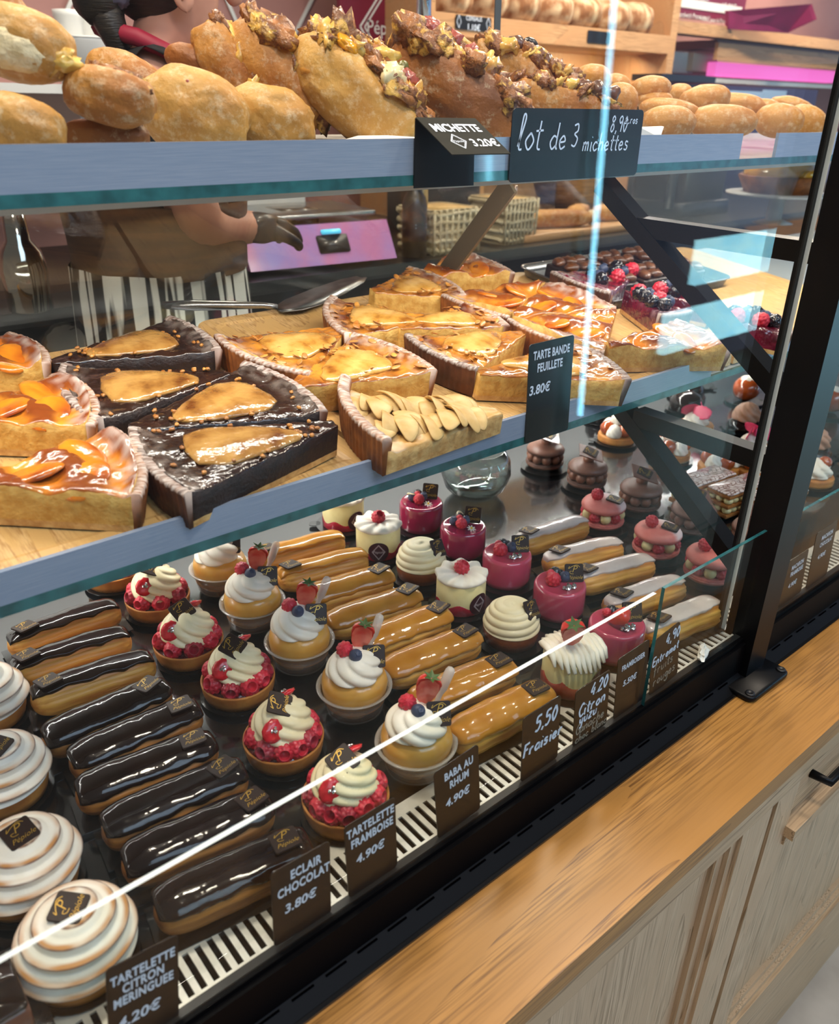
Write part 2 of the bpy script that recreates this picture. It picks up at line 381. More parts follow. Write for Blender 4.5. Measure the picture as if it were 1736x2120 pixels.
for a, b in ((0.0, 0.705), (0.835, 1.53), (1.67, 2.36)):
    z1 = -0.128 if a == 0.0 else -0.235
    prof = [(0, 0), (0.006, -0.004), (0.010, -0.014), (0.018, -0.018), (0.022, -0.010)]
    def frame(d0, d1, y0, y1, zt, zb):
        return merge(box(a, b, y0, y1, zt - d1, zt - d0), box(a, b, y0, y1, zb + d0, zb + d1), box(a + d0, a + d1, y0, y1, zb, zt), box(b - d1, b - d0, y0, y1, zb, zt))
    pt('panel_moulding', merge(frame(0, 0.012, 0.262, 0.276, z1, -0.665), frame(0.012, 0.026, 0.268, 0.276, z1, -0.665)), OAKF, ct)
    if a > 0:
        pt('drawer_front', box(a + 0.012, b - 0.012, 0.262, 0.276, -0.195, -0.132), OAKX, ct)
        pt('ledge_moulding', merge(box(a - 0.004, b, 0.244, 0.276, -0.222, -0.205), box(a, b, 0.254, 0.276, -0.240, -0.222)), OAKX, ct)
        h = pt('drawer_handle', tube([(a + 0.045, 0.262, -0.150), (a + 0.05, 0.240, -0.152), (a + 0.14, 0.240, -0.152), (a + 0.145, 0.262, -0.150)], 0.006, 8), BLK, ct, True)
        h['label'] = 'black bow handle'
for a in (0.770, 1.60, 2.43):
    pt('groove_strip', box(a, a + 0.015, 0.266, 0.276, -0.665, -0.128), OAKD, ct)
# ---------------------------------------------------------------- the case
case = thing('display_case', 'black framed refrigerated glass pastry case standing on the oak counter', 'display case', (0.9, 0.8, ZC))
X0, X1 = -0.22, 2.7
pt('deck', box(X0, X1, 0.441, 1.16, -0.030, -0.004), mat('black_deck', '#121316', rough=0.16, coat=1.0, croughness=.08), case)
pt('front_trim', merge(box(X0, X1, 0.3765, 0.386, -0.047, 0.0015), box(X0, X1, 0.372, 0.3775, -0.047, -0.004)), BLKT, case)
pt('card_ledge', box(X0, X1, 0.381, 0.3885, -0.02, 0.0022), STRIP, case)
# sloping vent strip with slots along the counter
vs = [(0.3765, -0.045), (0.358, -0.0585), (0.354, -0.0590), (0.356, -0.0600), (0.3765, -0.0600)]
g = loft([[(x, y, z) for y, z in vs] for x in (X0, 0.858)], True, True)
g2 = loft([[(x, y, z) for y, z in vs] for x in (0.909, X1)], True, True)
sl = []
for x in [X0 + 0.015 + 0.0327 * i for i in range(90)]:
    if 0.835 < x < 0.915: continue
    a, b = Vector((0, 0.3705, -0.0485)), Vector((0, 0.3690, -0.0496))
    sl.append(([(x, a.y, a.z + .0004), (x + 0.021, a.y, a.z + .0004), (x + 0.021, b.y, b.z + .0004), (x, b.y, b.z + .0004)], [(0, 1, 2, 3)]))
gv = merge(g, g2, *sl); nv = len(g[1]) + len(g2[1])
o = ob('vent_strip', me_('vent_strip', gv, [mat('vent_metal', '#0C0C0E', rough=0.5, spec=.10), mat('slot_black', '#020203', rough=0.95, spec=0)], False, [0] * nv + [1] * (len(gv[1]) - nv))); loc(o, case)
pt('chrome_lip', box(X0, 0.836, 0.3535, 0.3575, -0.0605, -0.0572), mat('lip_metal', '#5A5C60', rough=.25, metal=1), case)
# air grille between ledge and trays
bars = [box(X0, X1, 0.3885, 0.3925, -0.002, 0.0), box(X0, X1, 0.4275, 0.441, -0.002, 0.0)]
x = X0
while x < X1:
    bars.append(box(x, x + 0.0052, 0.3925, 0.4275, -0.002, 0.0)); x += 0.0103
pt('air_grille', merge(*bars), mat('grille_steel', '#D9D5CB', '#C6C1B6', 60, 0.42, metal=0.25), case)
pt('grille_well', box(X0, X1, 0.387, 0.441, -0.045, -0.030), mat('well_dark', '#1E1A15', rough=0.8), case)
# low riser panes standing behind the ledge
def pane(name, x0, x1, y0, y1, z0, z1, gm, em, par):
    g = box(x0, x1, y0, y1, z0, z1)
    o = ob(name, me_(name, g, [gm, em], False, [0 if name == 'front_glass' else 1, 1, 0, 0, 0 if name == 'front_glass' or em is WEDGE else 1, 1 if name == 'front_glass' else 0])); loc(o, par); return o
pane('riser_pane', X0, 0.6395, 0.3775, 0.3815, -0.002, 0.1565, PANEG, WEDGE, case)
pane('riser_pane', 0.6545, 0.859, 0.3775, 0.3815, -0.002, 0.1565, PANEG, GEDGE, case)
pane('riser_pane', 0.91, 2.6, 0.3775, 0.3815, -0.002, 0.1565, PANEG, GEDGE, case)
# tall front glass, post, base plate
pane('front_glass', -0.6, 0.8600, 0.4028, 0.4078, 0.001, 0.95, GLASS, WEDGE, case)
pane('front_glass', 0.906, 2.6, 0.4028, 0.4078, 0.001, 0.95, GLASS, WEDGE, case)
po = pt('post', merge(box(0.861, 0.905, 0.3625, 0.4020, ZC, 0.640), box(0.8545, 0.8615, 0.4082, 0.4140, -0.02, 0.95)), BLK, case)
pt('post_cap', xf(lathe([(0.0, 0), (0.010, 0.0), (0.012, 0.002), (0.012, 0.012), (0.009, 0.015), (0.0, 0.015)], 20), T(0.859, 0.374, 0.598, ry=-PI / 2)), mat('chrome', '#D5D5D5', rough=0.12, metal=1), case, True)
bp_ = pt('base_plate', xf(plate(0.094, 0.078, 0.008, 0.010, 0.002), T(0.874, 0.372, ZC + 0.0045)), BLK, case, True)
for dx, dy in ((-0.038, -0.030), (0.038, -0.030), (0.038, 0.030)):
    s = pt('screw', xf(lathe([(0.0, 0.0), (0.0062, 0.0), (0.0055, 0.0018), (0.003, 0.002), (0.002, 0.001), (0.0, 0.001)], 14), T(0.874 + dx, 0.372 + dy, ZC + 0.0085)), BLK2, bp_, True)
# shelf brackets
BX = 0.893
br = pt('shelf_bracket', merge(bar((BX, 0.40, 0.226), (BX, 0.600, 0.228), 0.024, 0.022), bar((BX, 0.398, 0.065), (BX, 0.625, 0.232), 0.026, 0.020)), BLK, case)
br2 = pt('shelf_bracket', merge(bar((BX, 0.40, 0.466), (BX, 0.635, 0.468), 0.024, 0.022), bar((BX, 0.398, 0.300), (BX, 0.700, 0.512), 0.026, 0.020)), BLK, case)
pt('rear_strut', bar((BX, 0.865, 0.500), (BX, 1.01, 0.345), 0.006, 0.030), mat('grey_bar', '#77705F', rough=0.4, metal=0.5), case)
pt('rear_panel', box(X0, X1, 1.150, 1.160, -0.004, 0.16), mat('white_steel', '#D8DAD8', rough=0.35), case)
YR = lambda z: 1.135 - 0.36 * (z - 0.185)
gl = loft([[(x, YR(0.16), 0.16), (x, YR(0.50), 0.50), (x, YR(0.50) + 0.005, 0.50), (x, YR(0.16) + 0.005, 0.16)] for x in (X0, X1)])
pt('rear_glass', gl, glass('rear_glass', (0.85, 0.87, 0.86), 1.8), case)
# ---------------------------------------------------------------- glass shelves with price rails
RAIL = mat('price_rail', '#8E9BB0', '#8090A8', 30, 0.22, stretch=(1, 1, 60), coat=0.5)
def shelf(name, label, y, zt, zb, tilt, x1, gap):
    s = thing(name, label, 'shelf', (0.8, y, zb))
    dep = 0.45
    def pl(a, b, z0, z1):
        return loft([[(x, y + 0.002, z0), (x, y + dep, z0 + tilt * dep), (x, y + dep, z1 + tilt * dep), (x, y + 0.002, z1)] for x in (a, b)])
    g = pl(X0, 2.5, zb, zb + 0.010)
    o = ob('glass_sheet', me_('glass_sheet', g, [mat('shelf_sheet', '#AEB4B3', rough=0.2, coat=0.3), GEDGE], False, [0, 0, 0, 1, 1, 1])); loc(o, s)
    pt('glass_lip', box(X0, 2.5, y - 0.003, y + 0.004, zb, zb + 0.010), GEDGE, s)
    for a, b in ((X0, x1), (x1 + gap, 2.5)):
        pt('price_rail', box(a, b, y - 0.003, y + 0.002, zb + 0.010, zt), RAIL, s)
    pt('lamp_housing', loft([[(x, y + 0.02, zb - 0.001), (x, y + 0.05, zb - 0.001), (x, y + 0.05, zb - 0.007), (x, y + 0.02, zb - 0.007)] for x in (X0, 2.5)]), mat('white_alu', '#CFCFCB', rough=0.35), s)
    return s
SY1, SY2 = 0.60, 0.68
shelf('glass_shelf', 'lower glass shelf with blue grey price rail and tart slices on boards', SY1, 0.2815, 0.2435, TK, 1.055, 0.105)
shelf('glass_shelf', 'upper glass shelf with blue grey price rail carrying the breads', SY2, 0.5695, 0.5260, 0.03, 1.165, 0.10)
TZ = 0.272  # top of the serving boards at the shelf front
TY0 = SY1
BAM = wood('bamboo', '#D3A868', '#DDB57A', '#A97C42', 'Y', 5, 0.45, 0.1, 2.2)
def bpts(a, b, y0, y1, rc):
    P = [(a, y0), (b, y0)]
    out = [(a, y0), (b, y0)]
    for i in range(7):
        t = i / 6 * PI / 2; out.append((b - rc + rc * math.cos(t), y1 - rc + rc * math.sin(t)))
    for i in range(7):
        t = PI / 2 + i / 6 * PI / 2; out.append((a + rc + rc * math.cos(t), y1 - rc + rc * math.sin(t)))
    return out
def board2(a, b, y0, y1, label):
    out = bpts(a, b, y0, y1, 0.03); zz = lambda y: TZ + TK * (y - TY0)
    o = thing('serving_board', label, 'serving board', ((a + b) / 2, (y0 + y1) / 2, zz((y0 + y1) / 2)))
    inner = bpts(a + .018, b - .018, y0 + .018, y1 - .018, 0.025); inner2 = bpts(a + .024, b - .024, y0 + .024, y1 - .024, 0.022)
    rings = [[(x, y, zz(y) - 0.016) for x, y in out], [(x, y, zz(y)) for x, y in out], [(x, y, zz(y)) for x, y in inner], [(x, y, zz(y) - .0018) for x, y in inner2]]
    pt('board_slab', loft(rings), BAM, o)
board2(-0.20, 0.455, 0.606, 1.005, 'bamboo board under the chocolate pear and sugared apricot slices')
board2(0.462, 0.86, 0.606, 1.03, 'bamboo board under the apple slice and almond pear slices')
board2(0.867, 1.12, 0.606, 1.03, 'bamboo board under the square cut apricot slices near the black post')
board2(1.128, 1.62, 0.606, 1.03, 'bamboo board past the bracket carrying the berry slices and steel tray')
# ================================================================ pastries on the deck
CHOUX = mat('choux', '#E0AA50', '#B4702C', 60, 0.42, bump=0.6, bscale=130, stretch=(.16, 1.6, 1.6), c3='#E6C070', dist=0.0012)
CHOUXC = mat('choux_dark', '#B87A38', '#7E4A20', 60, 0.45, bump=0.6, bscale=130, stretch=(.16, 1.6, 1.6), c3='#C08A48', dist=0.0012)
GCHOC = mat('chocolate_glaze', '#1C0D0A', '#140806', 30, 0.22, bump=0.30, bscale=40, coat=0.7, dist=0.003, croughness=0.02, spec=.06)
GCARA = mat('caramel_glaze', '#BE8430', '#AC7020', 30, 0.25, bump=0.26, bscale=40, spec=.15, croughness=.02, coat=0.8, dist=0.003)
GWHITE = mat('white_glaze', '#DCD2CB', '#D0C3BC', 30, 0.2, bump=0.22, bscale=60, coat=0.9, dist=0.003)
PLAQ = mat('dark_chocolate', '#271814', rough=0.42, spec=.25)
GOLD = mat('gold_print', '#C39A3C', rough=0.35, metal=0.4)
CREAM = mat('vanilla_cream', '#F3E6BE', '#EFE0B2', 60, 0.42, bump=0.08, bscale=120, sss=0.0, coat=0.12)
CREAMW = mat('whipped_cream', '#F4EEDF', '#EEE6D2', 60, 0.45, bump=0.08, bscale=120, coat=0.1)
CREAMY = mat('lemon_cream', '#EFE3A8', '#E8D99A', 60, 0.35, coat=0.15)
CRUST = mat('tart_crust', '#C8893F', '#A8662A', 45, 0.6, bump=0.5, bscale=220, dist=0.0008)
RASP = mat('raspberry_red', '#D42A40', '#B81A30', 90, 0.42, bump=0.3, bscale=500, dist=0.0004, coat=0.15)
RASPD = mat('raspberry_dark', '#B02038', '#8E142A', 90, 0.4, bump=0.3, bscale=500, dist=0.0004, coat=0.2)
CUTR = mat('cut_raspberry', '#E0202E', '#B80F20', 120, 0.2, bump=0.8, bscale=260, coat=0.3, dist=0.0008)
JAM = mat('raspberry_jam', '#5E0D1E', '#3E0712', 60, 0.14, bump=0.3, coat=0.8)
SILV = mat('silver_leaf', '#E8E8E8', rough=0.18, metal=1)
BLUEB = mat('blueberry_skin', '#2C3550', '#4A5672', 40, 0.5, bump=0.1)
BLACKB = mat('blackberry_skin', '#17121C', '#0C090F', 60, 0.22, coat=0.5)
STRAW = mat('strawberry_skin', '#D8301F', '#B81C14', 60, 0.25, bump=0.3, bscale=300, coat=0.5, dist=0.0006)
STRAWC = mat('strawberry_flesh', '#D83828', '#EC8468', 70, 0.3, coat=0.4)
LEAF = mat('leaf_green', '#3E5A22', '#2C4416', 50, 0.5)
BOARD = mat('black_card', '#121214', rough=0.22, coat=0.5)
PINKM = mat('framboisier_glaze', '#C24A64', '#B43E5A', 20, 0.14, coat=0.9)
PINKD = mat('framboisier_deep', '#9C1F48', '#8A183E', 20, 0.14, coat=0.9)
MACP = mat('pink_shell', '#E8887E', '#E07C74', 90, 0.45, bump=0.1, bscale=300, attr=('dust', '#F4E4E2'))
MACF = mat('pink_foot', '#D8746C', '#C0605A', 140, 0.7, bump=0.9, bscale=420, dist=0.001)
MACC = mat('cocoa_shell', '#7A5344', '#6E4839', 90, 0.42, bump=0.1, bscale=300)
MACCF = mat('cocoa_foot', '#5E3D31', '#4A2E24', 140, 0.7, bump=0.9, bscale=420, dist=0.001)
GAN = mat('ganache', '#8A5A44', '#7C4E3A', 60, 0.4, coat=0.1)
MCHOC = mat('milk_chocolate', '#6E4436', rough=0.3, coat=0.2)
CUP = mat('clear_cup', '#CFC9C0', rough=0.18, alpha=0.42, coat=0.5, spec=0.8)
RUM = mat('rum', '#C07A18', rough=0.1, alpha=0.75, coat=0.6)
PIP = mat('pipette_plastic', '#E6E2DA', rough=0.2, alpha=0.5, coat=0.5)
BABA = mat('baba_sponge', '#D8A64C', '#C0822C', 18, 0.3, bump=0.35, bscale=90, coat=0.5, c3='#EACB80', dist=0.0012)
MER = mat('meringue', '#F2ECDF', '#EDE5D4', 70, 0.55, bump=0.12, bscale=200, attr=('toast', '#BE7E34'), attr2=('burn', '#5E2E12'))
SEAL = mat('burgundy_seal', '#3A1220', rough=0.45)
SEALP = mat('seal_print', '#CDBFC2', rough=0.5)
CARAM = mat('caramel_choux', '#B4521E', '#9A3E12', 40, 0.12, coat=1.0)
PUFF = mat('puff_pastry', '#B87A3C', '#8E5524', 70, 0.65, bump=0.9, bscale=160, stretch=(1, 1, 5), dist=0.0015)
ICING = mat('marbled_icing', '#D9CCC8', '#8E7068', 60, 0.2, coat=0.7, stretch=(1, 6, 1), lo=0.48, hi=0.56)

# logo of the chocolate plaques, gold script on the dark square
LOGO = merge(xf(text('P', 0.0125, -.012, 0.35), T(-0.0005, 0.0048, 0)), xf(ribbon([(-.006, .009), (-.0075, .006), (-.003, .0085), (.0035, .0105), (.0075, .0075)], .0006), T(0, 0, 0)),
             xf(ribbon([(-.001, -.001), (-.005, -.0005), (-.006, .0022), (-.003, .0025)], .0005), T(0, 0, 0)),
             xf(text('Pépiole', 0.0068, -.010, 0.4), T(0.0006, -0.0058, 0)))
D_PLAQ = me_('plaque', plate(0.0245, 0.0245, 0.0022, 0.0025, 0.0004), PLAQ, False)
D_LOGO = me_('logo', LOGO, GOLD, False)
def plaque(par, M):
    o = ob('chocolate_plaque', D_PLAQ, par, M); o['label'] = 'dark chocolate square with gold script'
    ob('logo', D_LOGO, o, T(0, 0, 0.00125)); return o
# fruit
def drupe(R, H, hollow=True, rows=6, k=9, n=54):
    prof = []
    m = 22
    for i in range(m + 1):
        u = i / m; a = -PI / 2 + u * PI * (0.76 if hollow else 1.0)
        prof.append((max(1e-4, math.cos(a) * R * (1.0 - .12 * math.sin(a))), H / 2 * math.sin(a)))
    if hollow:
        r0, z0 = prof[-1]
        prof += [(r0 * .86, z0 + H * .02), (r0 * .74, z0 - H * .05), (r0 * .62, z0 - H * .30), (1e-4, z0 - H * .45)]
    def mod(t, i, r, z):
        if i > m: return r, z
        u = i / m * rows; row = int(u); ph = (row % 2) * PI / k
        b = abs(math.sin((u - row) * PI)) ** .6 * (abs(math.cos((t * k / 2) + ph * k / 2)) ** .6)
        return r * (0.86 + .2 * b), z * (0.97 + .05 * b)
    return lathe(prof, n, mod)
D_RASP = me_('raspberry', drupe(0.0098, 0.0195), [RASP]); D_RASPD = me_('raspberry', drupe(0.0098, 0.0195), [RASPD])
D_RASPF = me_('raspberry', drupe(0.0095, 0.019, False), [RASP])
D_BLACK = me_('blackberry', drupe(0.0085, 0.017, False, 5, 7), [BLACKB])
D_BLUE = me_('blueberry', merge(ball(0.0066, 18, 12), xf(lathe([(0.0030, 0.0), (0.0034, 0.0012), (0.0022, 0.0010), (0.0015, -0.0004), (1e-4, -0.0006)], 10, lambda t, i, r, z: (r * (1 + .15 * math.cos(5 * t)), z)), T(0, 0, 0.0060))), [BLUEB])
D_CUT = me_('cut_raspberry', blob(0.0125, 0.0105, 0.0032, 3, .22, 5, 1, 20, 10), [CUTR])
D_SILV = me_('silver_flake', merge(*[xf(blob(.0022, .0016, .0010, i, .6, 4, 1, 8, 5), T(.0022 * math.cos(i * 2.2), .0018 * math.sin(i * 2.2), .0005 * i)) for i in range(4)]), [SILV], False)
def strawb(half=True):
    prof = []
    for i in range(15):
        u = i / 14; prof.append((max(1e-4, 0.0098 * math.sin(PI * min(1, u * .62 + .02)) ** .75 * (1 if u < .9 else 1 - (u - .9) * 6)), u * 0.027))
    return lathe(prof, 24, lambda t, i, r, z: (r * (1 + .03 * math.sin(7 * t + i * 2.4)) * 1, z))
_sv, _sf = strawb(); _sv = [(x, y if y > -.0006 else -.0006 - y * .02, z) for x, y, z in _sv]
D_STR = me_('strawberry', (_sv, _sf), [STRAW])
D_STRC = me_('cut_face', ([(x * .93, -0.0011, z * .96 + .0006) for x, z in [(0.0001, 0), (.0058, .004), (.0085, .010), (.0095, .017), (.0080, .023), (.003, .0262), (-.003, .0262), (-.0080, .023), (-.0095, .017), (-.0085, .010), (-.0058, .004)]], [tuple(range(11))]), [STRAWC], False)
D_LEAF = me_('leaves', merge(*[xf(([(0, 0, 0), (.0022, .003, .0005), (0, .0085, -.0006), (-.0022, .003, .0005), (0, 0, -.0004)], [(0, 1, 2, 3), (4, 3, 2, 1)]), T(0, 0, .0268, rx=.4, rz=k * 2 * PI / 6)) for k in range(6)]), [LEAF], False)
D_PETAL = merge(*[xf(blob(.0034, .0013, .0006, 0, 0, 1, 1, 8, 6), T(.0040 * math.cos(k * PI / 4), .0040 * math.sin(k * PI / 4), 0, rz=k * PI / 4)) for k in range(8)])
D_DAISY = me_('daisy', D_PETAL, [CREAMW]); D_DAISYC = me_('daisy_centre', ball(.0018, 10, 6), [mat('daisy_yellow', '#E8C020', rough=0.6)])
def fruit(par, D, x, y, z, rx=0, ry=0, rz=0, s=1.0, name=None):
    return ob(name or D.name.split('.')[0], D, par, T(x, y, z, rx, ry, rz, s))
def strawberry(par, x, y, z, rx=0, ry=0, rz=0, s=1.0):
    o = ob('strawberry_half', D_STR, par, T(x, y, z, rx, ry, rz, s)); ob('cut_face', D_STRC, o); ob('leaves', D_LEAF, o); return o
D_CARD = me_('card_disc', merge(disc(0.0435, 0.0005, 0.0016, 40), xf(plate(0.018, 0.016, 0.0011, 0.006), T(0.0455, 0, 0.00105))), [BOARD], False)
D_CARDR = me_('card_strip', box(-0.074, 0.074, -0.0265, 0.0265, 0.0003, 0.0014), [BOARD], False)
D_CARDE = me_('card_edge', merge(box(-0.0742, 0.0742, -0.0243, -0.0240, 0.0003, 0.0016), box(-0.0742, 0.0742, 0.0240, 0.0243, 0.0003, 0.0016)), [mat('card_edge', '#6E6A64', rough=0.5)], False)
# ------------------------------------------------------------ eclairs
def eclair_body(L, W, H, seed, ridge):
    NS, NT = 44, 40; rings = []
    for i in range(NS + 1):
        s = -1 + 2 * i / NS; e = max(0.02, (1 - abs(s) ** 5.0)) ** 0.5; xx = L / 2 * (math.sin(s * PI / 2) * .35 + s * .65)
        wob = nz((s * 2, seed, 0), 1.2) * .0022
        ring = []
        for j in range(NT):
            t = 2 * PI * j / NT; cy, sz = math.cos(t), math.sin(t)
            k = 1 + ridge * math.cos(15 * t + .6 * nz((s * 3, t, seed), 1)) * (1 if sz > -.3 else .3) + .05 * nz((s * 4, cy * 1.5, sz * 1.5), 1, seed)
            y = math.copysign(abs(cy) ** .82, cy) * W / 2 * e * k; z = H * .46 + math.copysign(abs(sz) ** .9, sz) * H * .5 * e * k
            ring.append((xx, y + wob, max(0.0016, z + .0010)))
        rings.append(ring)
    return loft(rings)
def eclair_glaze(L, W, H, seed, span, off):
    NS, NT = 44, 26
    def pos(s, t, o):
        e = max(0.02, (1 - abs(s) ** 5.0)) ** 0.5; xx = L / 2 * (math.sin(s * PI / 2) * .35 + s * .65); cy, sz = math.cos(t), math.sin(t)
        wob = nz((s * 2, seed, 0), 1.2) * .0022; k = 1.0
        return (xx * (1 + o * .8 / (L / 2)), math.copysign(abs(cy) ** .82, cy) * (W / 2 * e * k + o) + wob, H * .46 + math.copysign(abs(sz) ** .9, sz) * (H * .5 * e * k + o) + .0010)
    def fn(i, j):
        s = (-1 + 2 * i) * .965
        sp = span + .16 * nz((s * 3.2, seed * 3.1, 1 if j > .5 else 7), 1.3) + .07 * nz((s * 9, seed, j > .5), 1)
        t = PI / 2 + (j - .5) * 2 * sp
        edge = min(1, (1 - abs(2 * j - 1)) * 7) * min(1, (1 - abs(2 * i - 1)) * 14)
        o = off * (edge ** .5) * (1 + .35 * nz((s * 5, t * 1.6, seed), 1)) - .0006 * (1 - edge) + .0012 * edge
        return pos(s, t, o)
    return grid(NS, NT, fn)
DB = [me_('choux_body', eclair_body(.138, .0430, .0375, k, .060), [CHOUX]) for k in (1, 5)]
DBC = [me_('choux_body', eclair_body(.140, .0440, .0385, k, .050), [CHOUXC]) for k in (2, 7)]
DG = {('c', 0): me_('glaze', eclair_glaze(.138, .0430, .0375, 1, 0.62, .0022), [GCHOC]), ('c', 1): me_('glaze', eclair_glaze(.140, .0440, .0385, 3, 1.22, .0026), [GCHOC]),
      ('c', 2): me_('glaze', eclair_glaze(.140, .0440, .0385, 8, 1.15, .0026), [GCHOC]),
      ('k', 0): me_('glaze', eclair_glaze(.138, .0430, .0375, 4, 0.66, .0022), [GCARA]), ('k', 1): me_('glaze', eclair_glaze(.140, .0440, .0385, 6, 1.25, .0026), [GCARA]),
      ('k', 2): me_('glaze', eclair_glaze(.140, .0440, .0385, 9, 1.2, .0026), [GCARA]),
      ('w', 0): me_('glaze', eclair_glaze(.138, .0430, .0375, 12, 0.60, .0020), [GWHITE]), ('w', 1): me_('glaze', eclair_glaze(.138, .0430, .0375, 15, 0.55, .0020), [GWHITE])}
def eclair(kind, x, y, ang, var, label, px, group, tilt=0.0, sc=1.0):
    t = thing('eclair', label, 'eclair', (x, y, 0), math.radians(ang), group)
    body = (DBC if var else DB)[var % 2] if kind == 'c' else DB[var % 2]
    t.scale = (sc, sc, sc)
    ob('card_strip', D_CARDR, t); ob('choux_body', body, t); ob('glaze', DG[(kind, var)], t)
    plaque(t, T(px, -.001, .0425, rx=tilt - .12, ry=.06 * (1 if px < 0 else -1), rz=.12 + .25 * math.sin(x * 40 + y * 90)))
    return t
E_ = dict(c=[(.199, .901, -1, 0, -.045), (.186, .839, -6, 0, -.048), (.189, .777, -7, 0, -.047), (.180, .710, 1, 1, .045), (.190, .660, -2, 2, .048), (.180, .609, -7, 1, .046), (.184, .556, -6, 2, .047), (.183, .506, -8, 1, .050), (.186, .448, -8.6, 2, .046)],
          k=[(.528, .884, -9, 0, -.055), (.524, .822, -11, 0, -.05), (.518, .757, -10, 1, .048), (.514, .692, -8, 2, .05), (.515, .634, -6, 1, .052), (.511, .575, -6, 2, .048), (.503, .512, -9, 1, .047), (.501, .450, -5, 2, .046)],
          w=[(.852, .692, -8, 0, -.05), (.838, .621, -15, 1, -.045), (.833, .562, -15, 0, -.05), (.816, .498, -11, 1, -.045), (.807, .436, -9, 0, -.045)])
for kind, nm, grp in (('c', 'dark chocolate glazed eclair', 'chocolate eclairs'), ('k', 'caramel glazed eclair', 'caramel eclairs'), ('w', 'white iced eclair', 'white iced eclairs')):
    n = len(E_[kind])
    for i, (x, y, a, v, px) in enumerate(E_[kind]):
        k = n - i
        lb = nm + (' right behind the price cards, first of its row' if k == 1 else ', %s of its row counting from the price cards' % ordinal(k - 1))
        eclair(kind, x, y, a, v, lb, px, grp, sc=0.97)
# ------------------------------------------------------------ cream swirls
def rosette(R, H, lobes=8, twist=2.2, depth=.10, n=64, m=20, lean=0.0, tiers=2.6):
    prof = [(0.0001, 0.0)]
    def fn():
        rings = []
        for i in range(m + 1):
            u = i / m; ring = []
            env = R * (1 - u ** 2.4) ** .60 * (1 if u > .04 else .90)
            for j in range(n):
                t = 2 * PI * j / n
                ph = lobes * (t + twist * u); l = abs(math.cos(ph / 2)) ** .55
                r = env * (1 - depth + depth * l) * (1 - .05 * (1 - abs(math.sin((u * tiers + t / (2 * PI)) * PI)) ** .5))
                z = H * u ** .92 + .0012 * l * (1 - u)
                ring.append((r * math.cos(t) + lean * u * R, r * math.sin(t), z))
            rings.append(ring)
        return rings
    return loft(fn())
D_SWIRL = [me_('cream_swirl', rosette(.0325, .038, 7, 2.6 + k * .5, .17, n=90, m=30, lean=.12 * (k - .5), tiers=1.6), [CREAM]) for k in (0, 1)]
D_SWIRLW = [me_('cream_swirl', rosette(.0315, .031, 6, 2.2 + .3 * k, .17, n=84, m=28, lean=.15 - .3 * k, tiers=1.3), [CREAMW]) for k in (0, 1)]
# ------------------------------------------------------------ raspberry tartlets
_cr = [(.0355, .0020), (.0378, .0022), (.0398, .0100), (.0412, .0205), (.0410, .0222), (.0392, .0222), (.0380, .0185)]
D_CRUST = me_('crust', lathe(_cr, 56, lambda t, i, r, z: (r * (1 + .006 * nz((math.cos(t) * 3, math.sin(t) * 3, z * 90), 1)), z + (.0006 * nz((math.cos(t) * 5, math.sin(t) * 5, 2), 1) if i > 2 else 0))), [CRUST])
D_JAM = me_('jam', disc(.0383, .004, .0195, 36), [JAM])
def tartlet(x, y, rz, label, k):
    t = thing('raspberry_tartlet', label, 'tartlet', (x, y, 0), rz, 'raspberry tartlets')
    ob('card_disc', D_CARD, t, T(rz=1.9 - rz)); ob('crust', D_CRUST, t); ob('jam', D_JAM, t)
    n = 10
    for q in range(n):
        a = 2 * PI * q / n + .3 * math.sin(q * 7 + k); r = .0305
        fruit(t, D_RASP if (q + k) % 3 else D_RASPD, r * math.cos(a), r * math.sin(a), .0275 + .001 * math.sin(q * 5), rx=0, ry=1.25 + .25 * math.sin(q * 3 + k), rz=a + .2 * math.sin(q * 5 + k), s=1.14 + .06 * math.sin(q * 4))
    ob('cream_swirl', D_SWIRL[k % 2], t, T(0, 0, .0275, rx=.1, ry=-.05, rz=.8 * k))
    # cut raspberries and plaque laid on the cream, facing the front
    for (dx, dy, z, rx, ry, q) in ((-.0225, -.0135, .0500, .80, -.70, .3), (.0135, .009, .0615, -.3, .75, 1.2)):
        c = fruit(t, D_CUT, dx, dy, z, rx, ry, q); 
        ob('silver_flake', D_SILV, c, T(.001, 0, .0035))
    plaque(t, T(-.003, -.002, .0655, rx=.42, ry=-.30, rz=-rz + .45 + .5 * math.sin(k * 2.1)))
    return t
TT = [(.300, 1.005), (.316, .900), (.304, .784), (.316, .684), (.306, .570), (.310, .466)]
for i, (x, y) in enumerate(TT):
    k = len(TT) - i
    tartlet(x, y, .15 * math.sin(i * 2), 'raspberry tartlet topped with a cream swirl' + (', directly behind the framboise card' if k == 1 else ', %s of its row behind the framboise card' % ordinal(k - 1)), i)
